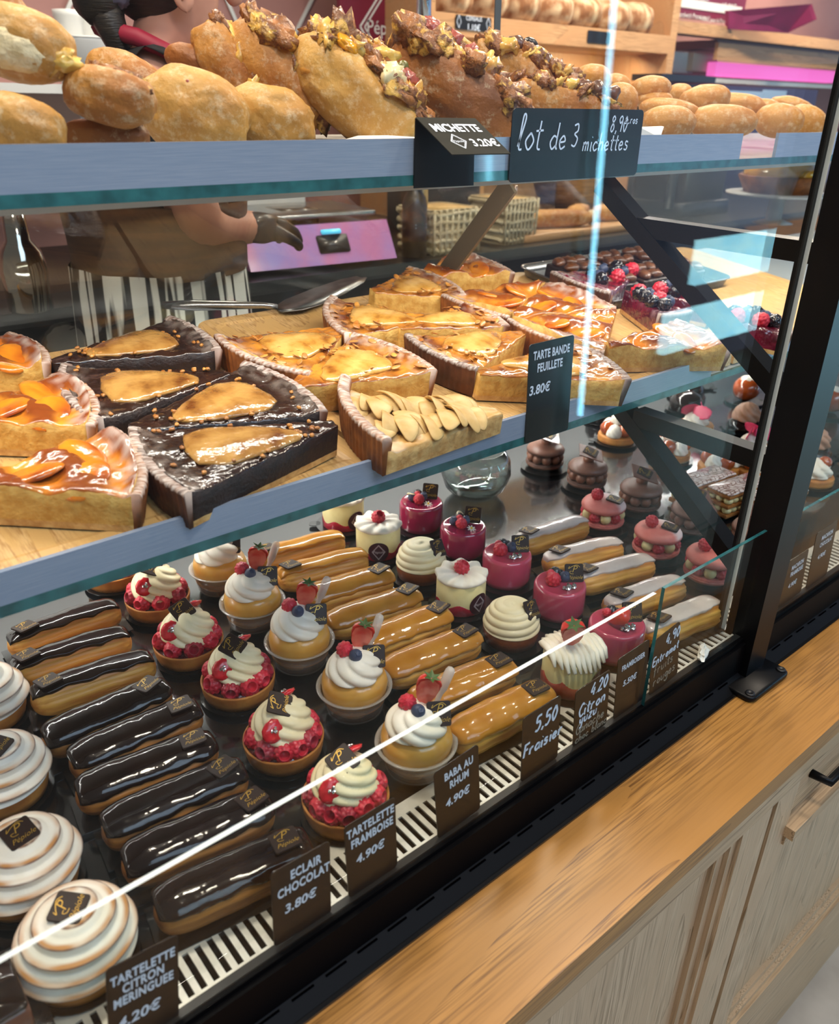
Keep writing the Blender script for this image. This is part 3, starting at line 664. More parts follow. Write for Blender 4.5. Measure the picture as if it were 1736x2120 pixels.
# ------------------------------------------------------------ rum babas
D_CUP = me_('cup', lathe([(.0300, .0016), (.0315, .0016), (.0345, .018), (.0385, .0300), (.0418, .0305), (.0418, .0318), (.0380, .0316), (.0335, .018), (.0300, .003)], 60, lambda t, i, r, z: (r * (1 + .006 * math.cos(30 * t) * (1 if i in (2, 6) else 0)), z)), [CUP])
D_BABA = me_('sponge', lathe([(.0285, .003), (.0320, .012), (.0352, .026), (.0362, .036), (.0345, .0435), (.0290, .0490), (.0180, .0525), (.0001, .0535)], 40, lambda t, i, r, z: (r * (1 + .035 * nz((math.cos(t) * 1.5, math.sin(t) * 1.5, z * 40), 1)), z)), [BABA])
D_SYR = me_('syrup', lathe([(.0302, .0030), (.0328, .0140), (.0338, .0150), (.0001, .0150)], 40), [RUM])
_pt = lathe([(.0022, 0), (.0026, .002), (.0030, .022), (.0050, .028), (.0053, .044), (.0050, .048), (.0034, .051), (.0001, .052)], 16)
D_PIP = me_('pipette', _pt, [PIP]); D_PIPR = me_('rum_fill', lathe([(.0015, .001), (.0024, .022), (.0043, .028), (.0045, .036), (.0001, .036)], 14), [RUM])
def baba(x, y, rz, label, k):
    t = thing('rum_baba', label, 'cake', (x, y, 0), rz, 'rum babas')
    ob('cup', D_CUP, t); ob('syrup', D_SYR, t); ob('sponge', D_BABA, t); ob('cream_swirl', D_SWIRLW[k % 2], t, T(-.002, -.001, .0475, rz=k * .9, ry=-.05))
    if k:
        fruit(t, D_RASPF, -.0080, .0045, .0800, rx=.5, ry=-.3, s=.95); fruit(t, D_BLUE, -.0045, -.0090, .0775, rx=.7, s=1.08)
        strawberry(t, .0085, .0030, .0720, rx=.05, ry=.25, rz=-.65 - rz, s=1.25)
    plaque(t, T(.0160 if k else .012, -.0150 if k else -.016, .0690, rx=.95, ry=.12, rz=-rz - .42))
    pp = ob('pipette', D_PIP, t, T(.0225, .0060, .0520, rx=-.05, ry=.50)); pp['label'] = 'clear rum pipette'; ob('rum_fill', D_PIPR, pp)
    return t
BB = [(.407, .900), (.399, .797), (.401, .689), (.403, .581), (.400, .471)]
for i, (x, y) in enumerate(BB):
    k = len(BB) - i
    baba(x, y, .2 * math.sin(i * 3), 'rum baba in a clear cup with cream' + (', directly behind the baba card' if k == 1 else ', no berries on top, last of its row' if i == 0 else ' and berries, %s of its row' % ordinal(k - 1)), i)
# ------------------------------------------------------------ lemon meringue tartlets
def meringue(R, H, turns, seed):
    m, n = 150, 88; V, F = [], []; toast, burn = [], []
    for i in range(m + 1):
        u = i / m
        for j in range(n):
            t = 2 * PI * j / n
            ph = turns * u + t / (2 * PI); fr = ph - math.floor(ph)
            crest = max(0.0, 1 - abs(fr - .5) / .5) ** 1.4 * (1 if u > .03 else 0)
            a = u * PI * .5
            r0 = R * (math.cos(a) ** .62 if a < PI / 2 - 1e-4 else 1e-4); z0 = H * (math.sin(a) ** 1.12)
            dn = .0062 * crest * min(1, (1 - u) * 6)
            nr, nz_ = math.cos(a) ** .8 if math.cos(a) > 0 else 0, math.sin(a)
            r = max(1e-4, r0 + dn * nr * .9); z = z0 + dn * nz_ * .35
            V.append((r * math.cos(t), r * math.sin(t), z))
            nn = nz((math.cos(t) * 2, math.sin(t) * 2, u * 6), 1.2, seed); fade = min(1, u / .05)
            tv = max(0.0, 1 - abs(fr - .60) / .20) * (.70 + .9 * nn) * (.85 + .30 * math.cos(t - 2.4)) * fade
            toast.append(max(0, min(.95, tv * 1.1))); burn.append(max(0, min(.9, (1 - abs(fr - .500) / .085) * (.95 + .6 * nz((math.cos(t) * 3, math.sin(t) * 3, u * 9), 1.5, seed + 4)))) * fade)
    for i in range(m):
        for j in range(n):
            k = (j + 1) % n; F.append((i * n + j, i * n + k, (i + 1) * n + k, (i + 1) * n + j))
    F.append(tuple(range(n))[::-1]); F.append(tuple(m * n + j for j in range(n)))
    return (V, F), toast, burn
D_MER = []
for q in (0, 1):
    g, tv, bv = meringue(.0415, .037, 4.4 + .3 * q, q * 7)
    D_MER.append(me_('meringue', g, [MER], True, None, {'toast': tv, 'burn': bv}))
def lemon(x, y, rz, label, k):
    t = thing('lemon_meringue_tartlet', label, 'tartlet', (x, y, 0), rz, 'lemon meringue tartlets')
    ob('card_disc', D_CARD, t, T(rz=.9 - rz)); ob('crust', D_CRUST, t); ob('lemon_curd', D_JAMY, t); ob('meringue', D_MER[k % 2], t, T(0, 0, .0200))
    plaque(t, T(.001, -.002, .0592, rx=.16, ry=-.05, rz=-rz + .50 + .35 * math.sin(k * 2.6)))
    return t
D_JAMY = me_('lemon_curd', disc(.0383, .004, .0205, 36), [mat('lemon_curd', '#E0B038', rough=0.3)])
LL = [(.084, .815), (.068, .690), (.055, .568), (.064, .472)]
for i, (x, y) in enumerate(LL):
    k = len(LL) - i
    lemon(x, y, i * .8, 'lemon tartlet under toasted meringue spirals' + (', directly behind the citron card' if k == 1 else ', %s of its row behind the citron card' % ordinal(k - 1)), i)
# ------------------------------------------------------------ fraisier cakes, citron swirls, framboisiers
def onto(g, R, z0, a0):
    """lay flat artwork on a cylinder of radius R facing direction a0"""
    return [((R) * math.cos(a0 + x / R), (R) * math.sin(a0 + x / R), z0 + y) for x, y, z in g[0]], g[1]
def fine(g, k=1):
    return g
def sealdisc(r):
    rings = []
    V = [(0, 0, 0)]; F = []
    for i in range(1, 5):
        for j in range(28):
            V.append((r * i / 4 * math.cos(2 * PI * j / 28), r * i / 4 * math.sin(2 * PI * j / 28), 0))
    for j in range(28):
        k = (j + 1) % 28; F.append((0, 1 + j, 1 + k))
        for i in range(3): F.append((1 + i * 28 + j, 1 + (i + 1) * 28 + j, 1 + (i + 1) * 28 + k, 1 + i * 28 + k))
    return V, F
def diamond(a, b, wd):
    P = [(a, 0), (0, b), (-a, 0), (0, -b), (a, 0)]
    return merge(*[ribbon([P[i], P[i + 1]], wd) for i in range(4)])
SEALART = merge(diamond(.0098, .0122, .0006), diamond(.0086, .0108, .0005), text('Pépiole', .0056, .0, .15))
def rosetop(R, H, lobes, seed):
    def mod(t, i, r, z):
        l = math.cos(lobes * t + r * 90 + seed); return r * (1 + .045 * l * (r > .01)), z + .0016 * l * min(1, r / .012) + .0008 * nz((math.cos(t) * 3, math.sin(t) * 3, r * 90), 1, seed)
    return lathe([(R * .9, 0), (R, .0025), (R * .97, .0065), (R * .75, .0092), (R * .45, .0088), (R * .18, .0070), (1e-4, .0055)], 72, mod)
D_FRB = me_('red_fruit_base', lathe([(.0320, .0016), (.0332, .003), (.0333, .0150), (.0325, .0165)], 64, lambda t, i, r, z: (r, z + (.0035 * math.sin(6 * t) if i > 1 else 0))), [mat('red_compote', '#7A1226', '#B02038', 70, 0.25, coat=0.5)])
D_FRC = me_('cream_drum', lathe([(.0325, .003), (.0328, .004), (.0328, .0455), (.0315, .0470), (1e-4, .0470)], 56), [CREAMY])
D_FRT = [me_('cream_petals', rosetop(.0345, .01, 9, q), [CREAMW]) for q in (0, 2)]
D_SEAL = {a: me_('brand_seal', onto(sealdisc(.0155), .0337, .018, a), [SEAL]) for a in (-2.2, -1.5, -1.3)}
D_SEALP = {a: me_('seal_print', onto(SEALART, .0341, .018, a), [SEALP], False) for a in (-2.2, -1.5, -1.3)}
def fraisier(x, y, rz, label, k, a, rasp=True):
    t = thing('fraisier_cake', label, 'cake', (x, y, 0), rz, 'fraisier cakes')
    ob('card_disc', D_CARD, t, T(rz=2.5 - rz)); ob('cream_drum', D_FRC, t); ob('red_fruit_base', D_FRB, t)
    s = ob('brand_seal', D_SEAL[a], t, T(rz=-rz)); ob('seal_print', D_SEALP[a], s)
    ob('cream_petals', D_FRT[k % 2], t, T(0, 0, .0450))
    fruit(t, D_RASP, .001, 0, .0590, rx=.5, ry=.15, s=1.05)
    return t
fraisier(.645, .948, .3, 'pale fraisier cake half hidden under the lower shelf edge', 0, -1.5)
fraisier(.634, .842, -.2, 'white topped fraisier with raspberry, behind the pale swirl tartlets', 1, -2.2)
fraisier(.633, .659, .5, 'white topped fraisier with raspberry, between two pale swirl tartlets', 0, -1.5)
# front fraisier with a ribbed cream ruffle and a strawberry
t = thing('fraisier_cake', 'fraisier with ribbed cream ruffle and halved strawberry behind the citron yuzu card', 'cake', (.620, .458, 0), 0, 'fraisier cakes')
ob('card_disc', D_CARD, t, T(rz=2.5)); ob('cream_drum', D_FRC, t)
ob('strawberry_ring', me_('strawberry_ring', lathe([(.0320, .0016), (.0332, .003), (.0334, .0160), (.0326, .0270), (.0322, .0272)], 72, lambda t, i, r, z: (r, z - (0 if i < 3 else .0105 * (abs(math.sin(3.5 * t)) ** .8) - .002))), [mat('strawberry_slices', '#A83426', '#C86A50', 40, 0.3, coat=0.4)]), t)
s = ob('brand_seal', D_SEAL[-1.3], t); ob('seal_print', D_SEALP[-1.3], s)
for q in range(11):
    x_ = -.031 + .0062 * q; L_ = math.sqrt(max(.0002, .0385 ** 2 - x_ ** 2))
    pts = [(x_, -L_, .047 - .004 * (abs(q - 5) < 4)), (x_ + .0006, -L_ * .55, .0545), (x_, 0, .0565), (x_ - .0006, L_ * .55, .0545), (x_, L_, .047)]
    g = tube(pts, [.0016, .0044, .0046, .0044, .0016], 10)
    g = ([(vx + .0008 * nz((vx * 300, vy * 300, vz * 300), 1), vy, vz + .0010 * math.sin(vy * 900 + q)) for vx, vy, vz in g[0]], g[1])
    mk('cream_rib', xf(g, T(rz=-.45)), CREAMW, t)
strawberry(t, -.006, -.002, .0590, rx=.35, ry=-.12, rz=-.6, s=1.4)
def spiral_cream(R, H, turns):
    m, n = 60, 64; rings = []
    for i in range(m + 1):
        u = i / m; ring = []
        for j in range(n):
            t = 2 * PI * j / n; ph = turns * u - t / (2 * PI); fr = ph - math.floor(ph); crest = math.sin(fr * PI) ** .8
            a = u * PI / 2; r = R * max(math.cos(a), 0) ** .55 + .0026 * crest * math.cos(a) ** .8 * min(1, (1 - u) * 5) if u < 1 else 1e-4
            z = H * math.sin(a) ** 1.15 + .0022 * crest * math.sin(a)
            ring.append((max(1e-4, r) * math.cos(t), max(1e-4, r) * math.sin(t), z))
        rings.append(ring)
    return loft(rings)
D_SPI = me_('spiral_cream', spiral_cream(.0335, .030, 4.6), [CREAM])
D_CRUSTD = me_('crust', lathe([(.0310, .0018), (.0325, .0020), (.0345, .0120), (.0352, .0215), (.0340, .0222), (.0001, .0222)], 48), [mat('dark_crust', '#8E4A1E', '#6E3412', 40, 0.5, bump=0.3, bscale=200, coat=0.2)])
D_ZEST = me_('lime_zest', merge(*[xf(box(-.0008, .0008, -.0003, .0003, -.0002, .0003), T(.025 * math.cos(q * 2.4) * (q % 5 + 2) / 6, .025 * math.sin(q * 2.4) * (q % 5 + 2) / 6, .0235 + .029 * math.sqrt(max(0, 1 - ((q % 5 + 2) / 6 * .74) ** 2)) ** 1.2, rz=q)) for q in range(18)]), [mat('zest', '#6E8A2E', rough=0.6)], False)
for i, (x, y) in enumerate(((.641, .751), (.630, .563))):
    t = thing('citron_yuzu_tartlet', 'pale swirled cream tartlet on dark crust ' + ('between the two raspberry fraisiers' if i == 0 else 'just behind the ribbed strawberry fraisier'), 'tartlet', (x, y, 0), .5 + i, 'citron yuzu tartlets')
    ob('card_disc', D_CARD, t, T(rz=2.0)); ob('crust', D_CRUSTD, t); ob('spiral_cream', D_SPI, t, T(0, 0, .0220)); z_ = ob('lime_zest', D_ZEST, t); z_['kind'] = 'stuff'
    plaque(t, T(0, 0, 0) @ Matrix.Rotation(-.5 - i, 4, 'Z') @ T(.0130, -.0205, .0490, rx=.90, ry=.22, rz=.1))
D_FBP = {}
for nm, mm in (('p', PINKM), ('d', PINKD)):
    D_FBP[nm] = me_('glazed_drum', lathe([(.0310, .0018), (.0335, .0030), (.0345, .0100), (.0342, .0400), (.0330, .0435), (.0305, .0450), (.0290, .0442), (1e-4, .0442)], 56), [mm])
D_CURL = me_('white_chocolate_curl', tube([(.018 * math.cos(a / 10), .018 * math.sin(a / 10), .0012 * a * .35) for a in range(0, 20)], .0012, 6), [CREAM])
def framboisier(x, y, rz, label, k):
    t = thing('framboisier_cake', label, 'cake', (x, y, 0), rz, 'framboisier cakes')
    ob('card_disc', D_CARD, t, T(rz=.6)); ob('glazed_drum', D_FBP['d' if k < 2 else 'p'], t)
    R_ = Matrix.Rotation(-rz, 4, 'Z')
    def F(D, x, y, z, rx=0, ry=0, q=0, s=1): return ob(D.name.split('.')[0], D, t, R_ @ T(x, y, z, rx, ry, q, s))
    if k < 2:
        F(D_RASPF, -.008, -.004, .0520, .3, s=.9); F(D_BLUE, .006, .002, .0500, .4); F(D_BLACK, .004, .014, .0510, .3, s=.9); F(D_BLUE, -.010, .011, .0500, s=1.0)
        F(D_RASPF, -.001, .008, .0530, .2, s=.6)
        d = F(D_DAISY, .000, -.017, .0460, .35); ob('daisy_centre', D_DAISYC, d, T(0, 0, .001))
        F(D_CURL, -.004, .004, .0460, 1.0 if k else .5, 0, 1.6 - k * 1.2)
        plaque(t, R_ @ T(.0185, .000, .0560, rx=1.15, ry=.0, rz=-.9))
    else:
        if k == 4: F(D_STR, -.011, .006, .0480, .9, -.4, .6, 1.15)
        else: F(D_RASPF, -.011, .003, .0520, .25, -.1, s=1.05)
        F(D_BLACK, .004, .014, .0510, .3); F(D_BLUE, .0065, .000, .0505, .5, s=1.1); F(D_BLACK, .009, .010, .0500, s=.7); F(D_RASPF, -.004, .014, .0530, .2, s=.6)
        F(D_SILV, -.006, -.016, .0455, s=1.8); F(D_SILV, .002, -.019, .0455, s=1.5)
        plaque(t, R_ @ T(.0185, -.006, .0545, rx=1.05, ry=.0, rz=-.62))
    return t
for i, (x, y) in enumerate(((.737, .866), (.734, .765), (.727, .667), (.725, .568), (.710, .464))):
    k = 5 - i
    framboisier(x, y, i * .7, ('deep red glazed framboisier with daisy and berries' if i < 2 else 'pink glazed framboisier with raspberry and blackberry') + (', directly behind the framboisier card' if k == 1 else ', %s of its row behind the framboisier card' % ordinal(k - 1)), i)
# ------------------------------------------------------------ macarons
def shell(R, H, up, foot=False):
    if foot: return lathe([(R * .93, 0), (R * 1.0, .001), (R * 1.0, .004), (R * .95, .0048)], 72, lambda t, i, r, z: (r * (1 + .02 * nz((math.cos(t) * 22, math.sin(t) * 22, z * 500), 1)), z))
    return lathe([(R * .96, 0), (R, .0018), (R * .985, .0045), (R * .9, .0088 * H), (R * .7, .0112 * H), (R * .4, .0125 * H), (1e-4, .0128 * H)], 56)
def macset(mm, fm, R=.0350):
    g = shell(R, 1, True); d = [min(1, max(0, (v[0] * .9 - v[1] * .3 - .004) * 140)) * (v[2] > .002) * .85 for v in g[0]]
    top = me_('top_shell', g, [mm], True, None, {'dust': d}); bot = me_('bottom_shell', xf(shell(R, .9, False), T(0, 0, .0125, rx=PI)), [mm], True, None, {'dust': [0.0] * len(g[0])})
    return top, bot, me_('shell_foot', shell(R * .985, 1, 1, True), [fm])
PT, PB, PF = macset(MACP, MACF); CT, CB, CF = macset(MACC, MACCF)
D_CB = me_('cream_ball', blob(.0088, .0088, .0090, 0, .02, 2, 1, 14, 10), [CREAMY]); D_GB = me_('ganache_ball', blob(.0088, .0088, .0092, 0, .02, 2, 1, 14, 10), [GAN])
D_SQ = me_('chocolate_sheet', plate(.042, .042, .0016, .0008), [MCHOC], False)
def macaron(x, y, rz, label, pink, k):
    t = thing('filled_macaron', label, 'macaron', (x, y, 0), rz, 'raspberry macarons' if pink else 'chocolate macarons')
    ob('card_disc', D_CARD, t, T(rz=.5 - rz))
    a, b, c = (PT, PB, PF) if pink else (CT, CB, CF)
    ob('bottom_shell', b, t, T(0, 0, .0012)); ob('shell_foot', c, t, T(0, 0, .0105))
    for q in range(10):
        an = 2 * PI * q / 10 + .2
        D = (D_RASPF if q % 2 else D_CB) if pink else D_GB
        ob(D.name.split('.')[0], D, t, T(.0262 * math.cos(an), .0262 * math.sin(an), .0235, rz=an, s=.95 if D is D_RASPF else 1))
    ob('shell_foot', c, t, T(0, 0, .0320)); ob('top_shell', a, t, T(0, 0, .0340, rz=-rz))
    R_ = Matrix.Rotation(-rz, 4, 'Z')
    if pink:
        ob('raspberry', D_RASP, t, R_ @ T(-.008, .008, .0540, rx=.9, ry=.4)); plaque(t, R_ @ T(.010, -.013, .0475, rx=.12, ry=.08, rz=.35))
    else:
        ob('ganache_ball', D_GB, t, R_ @ T(.002, .002, .0500, s=(1.1, 1.1, .9))); s = ob('chocolate_sheet', D_SQ, t, R_ @ T(.003, .000, .0620, rx=.28, ry=-.12, rz=.75))
        plaque(t, R_ @ T(.003, 0, .0640, rx=.28, ry=-.12, rz=.4))
    return t
for i, (x, y) in enumerate(((.968, .690), (.958, .580), (.957, .490))):
    macaron(x, y, i * .5, 'pink raspberry macaron ' + ('beside the white iced eclair last in its row', 'half dusted with sugar, second of the three pink ones', 'partly hidden by the black bracket near the post')[i], True, i)
for i, (x, y) in enumerate(((1.069, .905), (1.066, .803), (1.066, .690), (1.066, .590), (1.085, .495))):
    macaron(x, y, i * .7, 'brown chocolate macaron with chocolate sheet on top, ' + ('last of its row', 'second from the back of its row', 'third and middle one of its row', 'under the diagonal black bracket', 'first of its row, beside the black post')[i], False, i)
# ------------------------------------------------------------ saint-honore, millefeuille and far pastries
D_PUFFD = me_('puff_base', lathe([(.0340, .0018), (.0365, .003), (.0372, .008), (.0360, .0105), (.0368, .0140), (.0350, .0165), (1e-4, .0165)], 48, lambda t, i, r, z: (r * (1 + .012 * nz((math.cos(t) * 6, math.sin(t) * 6, z * 300), 1)), z)), [CRUST])
D_CCH = me_('caramel_puff', blob(.0150, .0150, .0140, 2, .05, 2, 1, 20, 14), [CARAM])
D_RUF = me_('cream_ruffle', rosette(.0160, .026, 6, 1.6, .24, 48, 14), [CREAMW])
def honore(x, y, rz, label):
    t = thing('saint_honore', label, 'cake', (x, y, 0), rz, 'caramel puff cakes')
    ob('card_disc', D_CARD, t, T(rz=2.0)); ob('puff_base', D_PUFFD, t)
    for q in range(3):
        a = 2 * PI * q / 3; ob('caramel_puff', D_CCH, t, T(.0200 * math.cos(a), .0200 * math.sin(a), .0285))
        ob('cream_ruffle', D_RUF, t, T(.0225 * math.cos(a + PI / 3), .0225 * math.sin(a + PI / 3), .0165))
    ob('cream_ruffle', D_RUF, t, T(0, 0, .038))
for i, (x, y, lb) in enumerate(((1.282, .905, 'caramel puff cake with white cream, seen under the shelf beside the bracket'), (1.293, .785, 'caramel puff cake with cream, framed by the two bracket bars'), (1.305, .690, 'caramel puff cake just behind the millefeuilles'), (1.350, .640, 'caramel puff cake beside the millefeuilles and black post'))):
    honore(x, y, i * .9 + .4, lb)
D_MF = [me_('pastry_layer', loft([[(x + .0006 * nz((x * 400, y * 400, z * 900), 1), y + .0008 * nz((y * 300, x * 300, z * 700), 1), z) for x, y in [(-.055, -.0225), (-.02, -.0225), (.02, -.0225), (.055, -.0225), (.055, .0225), (.02, .0225), (-.02, .0225), (-.055, .0225)]] for z in (0, .003, .006)]), [PUFF], False)]
D_MC = me_('cream_layer', merge(*[xf(blob(.0078, .0078, .0062, q, .05, 2, 1, 12, 8), T(-.047 + .0134 * (q % 8), -.0155 + .0155 * (q // 8), .0055)) for q in range(24)]), [CREAMY])
D_MI = me_('icing', plate(.111, .046, .003, .003, .001), [ICING])
def chev():
    g = []
    for q in range(10):
        x = -.052 + q * .0105
        g.append(ribbon([(x, -.022), (x + .008, -.011), (x, 0), (x + .008, .011), (x, .022)], .0012))
    return merge(*g)
D_CHV = me_('icing_chevrons', chev(), [mat('cocoa_icing', '#6E4A40', rough=0.25, coat=0.6)], False)
def millef(x, y, rz, label):
    t = thing('millefeuille', label, 'pastry', (x, y, 0), rz, 'millefeuilles')
    for z in (.0015, .0185, .0355): ob('pastry_layer', D_MF[0], t, T(0, 0, z))
    for z in (.0072, .0242): ob('cream_layer', D_MC, t, T(0, 0, z))
    i = ob('icing', D_MI, t, T(0, 0, .0430)); ob('icing_chevrons', D_CHV, i, T(0, 0, .0016))
for i, (x, y) in enumerate(((1.18, .645), (1.20, .590), (1.215, .535))):
    millef(x, y, -.12, ('third of the iced millefeuilles, counted from the black post', 'middle one of three iced millefeuilles by the post', 'iced millefeuille touching the black post')[i])
# far trays beyond the brackets
D_PET = me_('pink_sheet', blob(.020, .014, .0012, 3, .2, 3), [mat('pink_shard', '#E8406E', rough=0.35)])
D_DOME = me_('dark_dome', lathe([(.034, .0018), (.036, .004), (.035, .022), (.028, .034), (.015, .040), (1e-4, .042)], 36), [GCHOC])
D_SWC = me_('chocolate_swirl', rosette(.030, .038, 7, 1.8, .22), [mat('cocoa_cream', '#B08468', '#A3765A', 40, 0.45)])
D_SWL = me_('cream_swirl', rosette(.027, .026, 6, 1.4, .22), [CREAMW])
far = [(1.46, .84, 'p'), (1.44, .70, 'p'), (1.55, .78, 's'), (1.52, .62, 's'), (1.64, .98, 'd'), (1.56, .93, 'd'), (1.74, 1.02, 'c'), (1.72, .88, 'c'), (1.40, .56, 'w'), (1.63, .70, 's'), (1.50, .50, 'w'), (1.60, .56, 'p'), (1.72, .60, 's'), (1.36, 1.0, 'd'), (1.80, .72, 'c'), (1.70, .48, 'w')]
nmx = {'p': ('cream_cake', 'white cream cake pierced by pink shards'), 's': ('chocolate_cake', 'cocoa cream swirl cake'), 'd': ('chocolate_dome', 'dark glazed chocolate dome'), 'c': ('choux_puff', 'filled choux puff with caramel top'), 'w': ('cream_cake', 'cream cake crowned with a white swirl')}
plc = ['seen between the bracket bars', 'just beyond the millefeuilles', 'behind the pink sharded cake', 'beside the black post', 'at the rear of the deck', 'near the rear panel', 'under the far shelf', 'in the far row', 'close to the post foot', 'in the middle of the far tray', 'behind the post', 'far past the black post', 'at the far end of the case', 'behind the caramel puffs', 'at the outermost far tray', 'by the far macaron cards']
for i, (x, y, k) in enumerate(far):
    t = thing(nmx[k][0], nmx[k][1] + ' ' + plc[i], 'cake', (x, y, 0), i * .8, 'pastries past the brackets')
    ob('card_disc', D_CARD, t)
    if k == 'p':
        ob('puff_base', D_PUFFD, t); ob('cream_swirl', D_SWL, t, T(0, 0, .016))
        for q in range(3): ob('pink_shard', D_PET, t, T(.016 * math.cos(q * 2.1), .016 * math.sin(q * 2.1), .045, rx=1.2, rz=q * 2.1 + .6))
    elif k == 's': ob('dark_dome', D_DOME, t, T(s=(1, 1, .6))); ob('chocolate_swirl', D_SWC, t, T(0, 0, .022))
    elif k == 'd': ob('dark_dome', D_DOME, t); ob('silver_flake', D_SILV, t, T(0, 0, .043))
    elif k == 'c': ob('choux_bun', D_CCH, t, T(0, 0, .03, s=2.0)); ob('cream_swirl', D_SWL, t, T(0, 0, .040, s=.8))
    else: ob('puff_base', D_PUFFD, t); ob('cream_swirl', D_SWL, t, T(0, 0, .016, s=1.2)); ob('caramel_puff', D_CCH, t, T(.01, -.012, .040, s=.8))
# glass bowl on the deck under the shelf
t = thing('glass_bowl', 'clear round glass bowl on the black deck under the lower shelf', 'bowl', (.892, .905, -.004))
mk('bowl_glass', lathe([(.030, 0), (.036, .001), (.052, .018), (.060, .042), (.058, .066), (.048, .085), (.046, .085), (.056, .066), (.0575, .042), (.050, .020), (.034, .005), (1e-4, .005)], 48), glass('bowl_glass', (.90, .94, .93), 2.2, .08), t)
mk('water', lathe([(.034, .006), (.0495, .0205), (.0565, .036), (1e-4, .036)], 48), glass('water', (.93, .95, .94), 1.5, .06), t)
# slate with a chocolate cake at the lower corner
_c = az(62, 2070, .003)
t = thing('slate_board', 'rough black slate carrying the brown cake square beside the lemon tartlet', 'board', (_c.x - .020, _c.y, 0))
mk('slate', loft([[(x + .002 * nz((x * 90, y * 90, 1), 1), y + .002 * nz((x * 90, y * 90, 5), 1), z) for x, y in [(-.07, -.035), (0, -.034), (.028, -.036), (.030, 0), (.029, .05), (0, .052), (-.07, .05)]] for z in (0.0, .006)]), mat('slate', '#111214', '#2E3032', 60, 0.25, bump=1.0, bscale=120, coat=.4), t, smooth=False)
t = thing('chocolate_square', 'brown chocolate cake square on the black slate', 'cake', (_c.x - .040, _c.y - .004, .006))
mk('cake_body', plate(.075, .055, .03, .004, .003), MCHOC, t, T(0, 0, .015)); mk('glaze_top', plate(.074, .054, .004, .004, .001), GCHOC, t, T(0, 0, .032))
# ================================================================ tart slices on the lower shelf
FCHOC = mat('chocolate_filling', '#1E0E09', '#32180F', 40, 0.22, bump=0.9, bscale=60, coat=0.7, dist=0.004, attr=('dust', '#A89C92'))
FPEAR = mat('almond_custard', '#D08A32', '#6E2E10', 26, 0.2, bump=0.6, bscale=60, coat=0.7, dist=0.003, c3='#3E180C', attr=('dust', '#DCCFC2'))
FAPRI = mat('apricot_custard', '#DE962C', '#C06A1E', 24, 0.24, bump=0.6, bscale=55, coat=0.6, dist=0.003, c3='#8E4416', attr=('brown', '#7A3412'), attr2=('dust', '#DCD2C8'))
FAPPL = mat('apple_custard', '#CFA868', '#B88A48', 40, 0.4, bump=0.5, bscale=80, attr=('dust', '#E6DCD2'))
FBERR = mat('berry_jelly', '#4A0A1C', '#7A1430', 40, 0.12, bump=1.0, bscale=60, coat=1.0, dist=0.004, attr=('dust', '#DCC8CC'))
CRUMBY = mat('yellow_crumb', '#D8B060', '#BE8C3C', 90, 0.7, bump=0.9, bscale=260, dist=0.0015)
CRUMBC = mat('chocolate_crumb', '#2A160F', '#1A0C08', 90, 0.6, bump=0.9, bscale=260, dist=0.0015)
BASEP = mat('pastry_base', '#D8B070', '#B8884A', 90, 0.7, bump=0.5, bscale=260)
TCRUST = mat('tart_shell', '#A0602C', '#74401C', 50, 0.6, bump=0.5, bscale=240, dist=0.0008, attr=('dust', '#E4DAD0'))
TCRUSTD = mat('tart_shell_dark', '#6E4026', '#4A2816', 50, 0.6, bump=0.5, bscale=240, dist=0.0008, attr=('dust', '#D8CEC6'))
PEARM = mat('glazed_pear', '#D9AC60', '#C08A3A', 34, 0.22, bump=0.5, bscale=60, coat=0.6, dist=0.003, c3='#8E5418', lo=.4, hi=.6)
PEARC = mat('glazed_pear_amber', '#BC8E4C', '#9A6A30', 34, 0.2, bump=0.6, bscale=60, coat=0.7, dist=0.004, c3='#6A3A14', lo=.4, hi=.6)
APRIM = mat('glazed_apricot', '#DE8A1E', '#C86A18', 24, 0.2, bump=0.5, bscale=60, coat=0.7, dist=0.003, c3='#8E3A12', lo=.38, hi=.58)
APPLM = mat('baked_apple', '#D8B87C', '#C29A58', 40, 0.45, bump=0.3, bscale=90, c3='#9A6A34')
ALMM = mat('toasted_almond', '#D89A48', '#A86424', 60, 0.4, coat=0.3)
NUTM = mat('chopped_hazelnut', '#C88838', '#8E5420', 60, 0.4, coat=0.4)
def shelfz(y, o=0.0): return TZ + TK * (y - TY0) + o
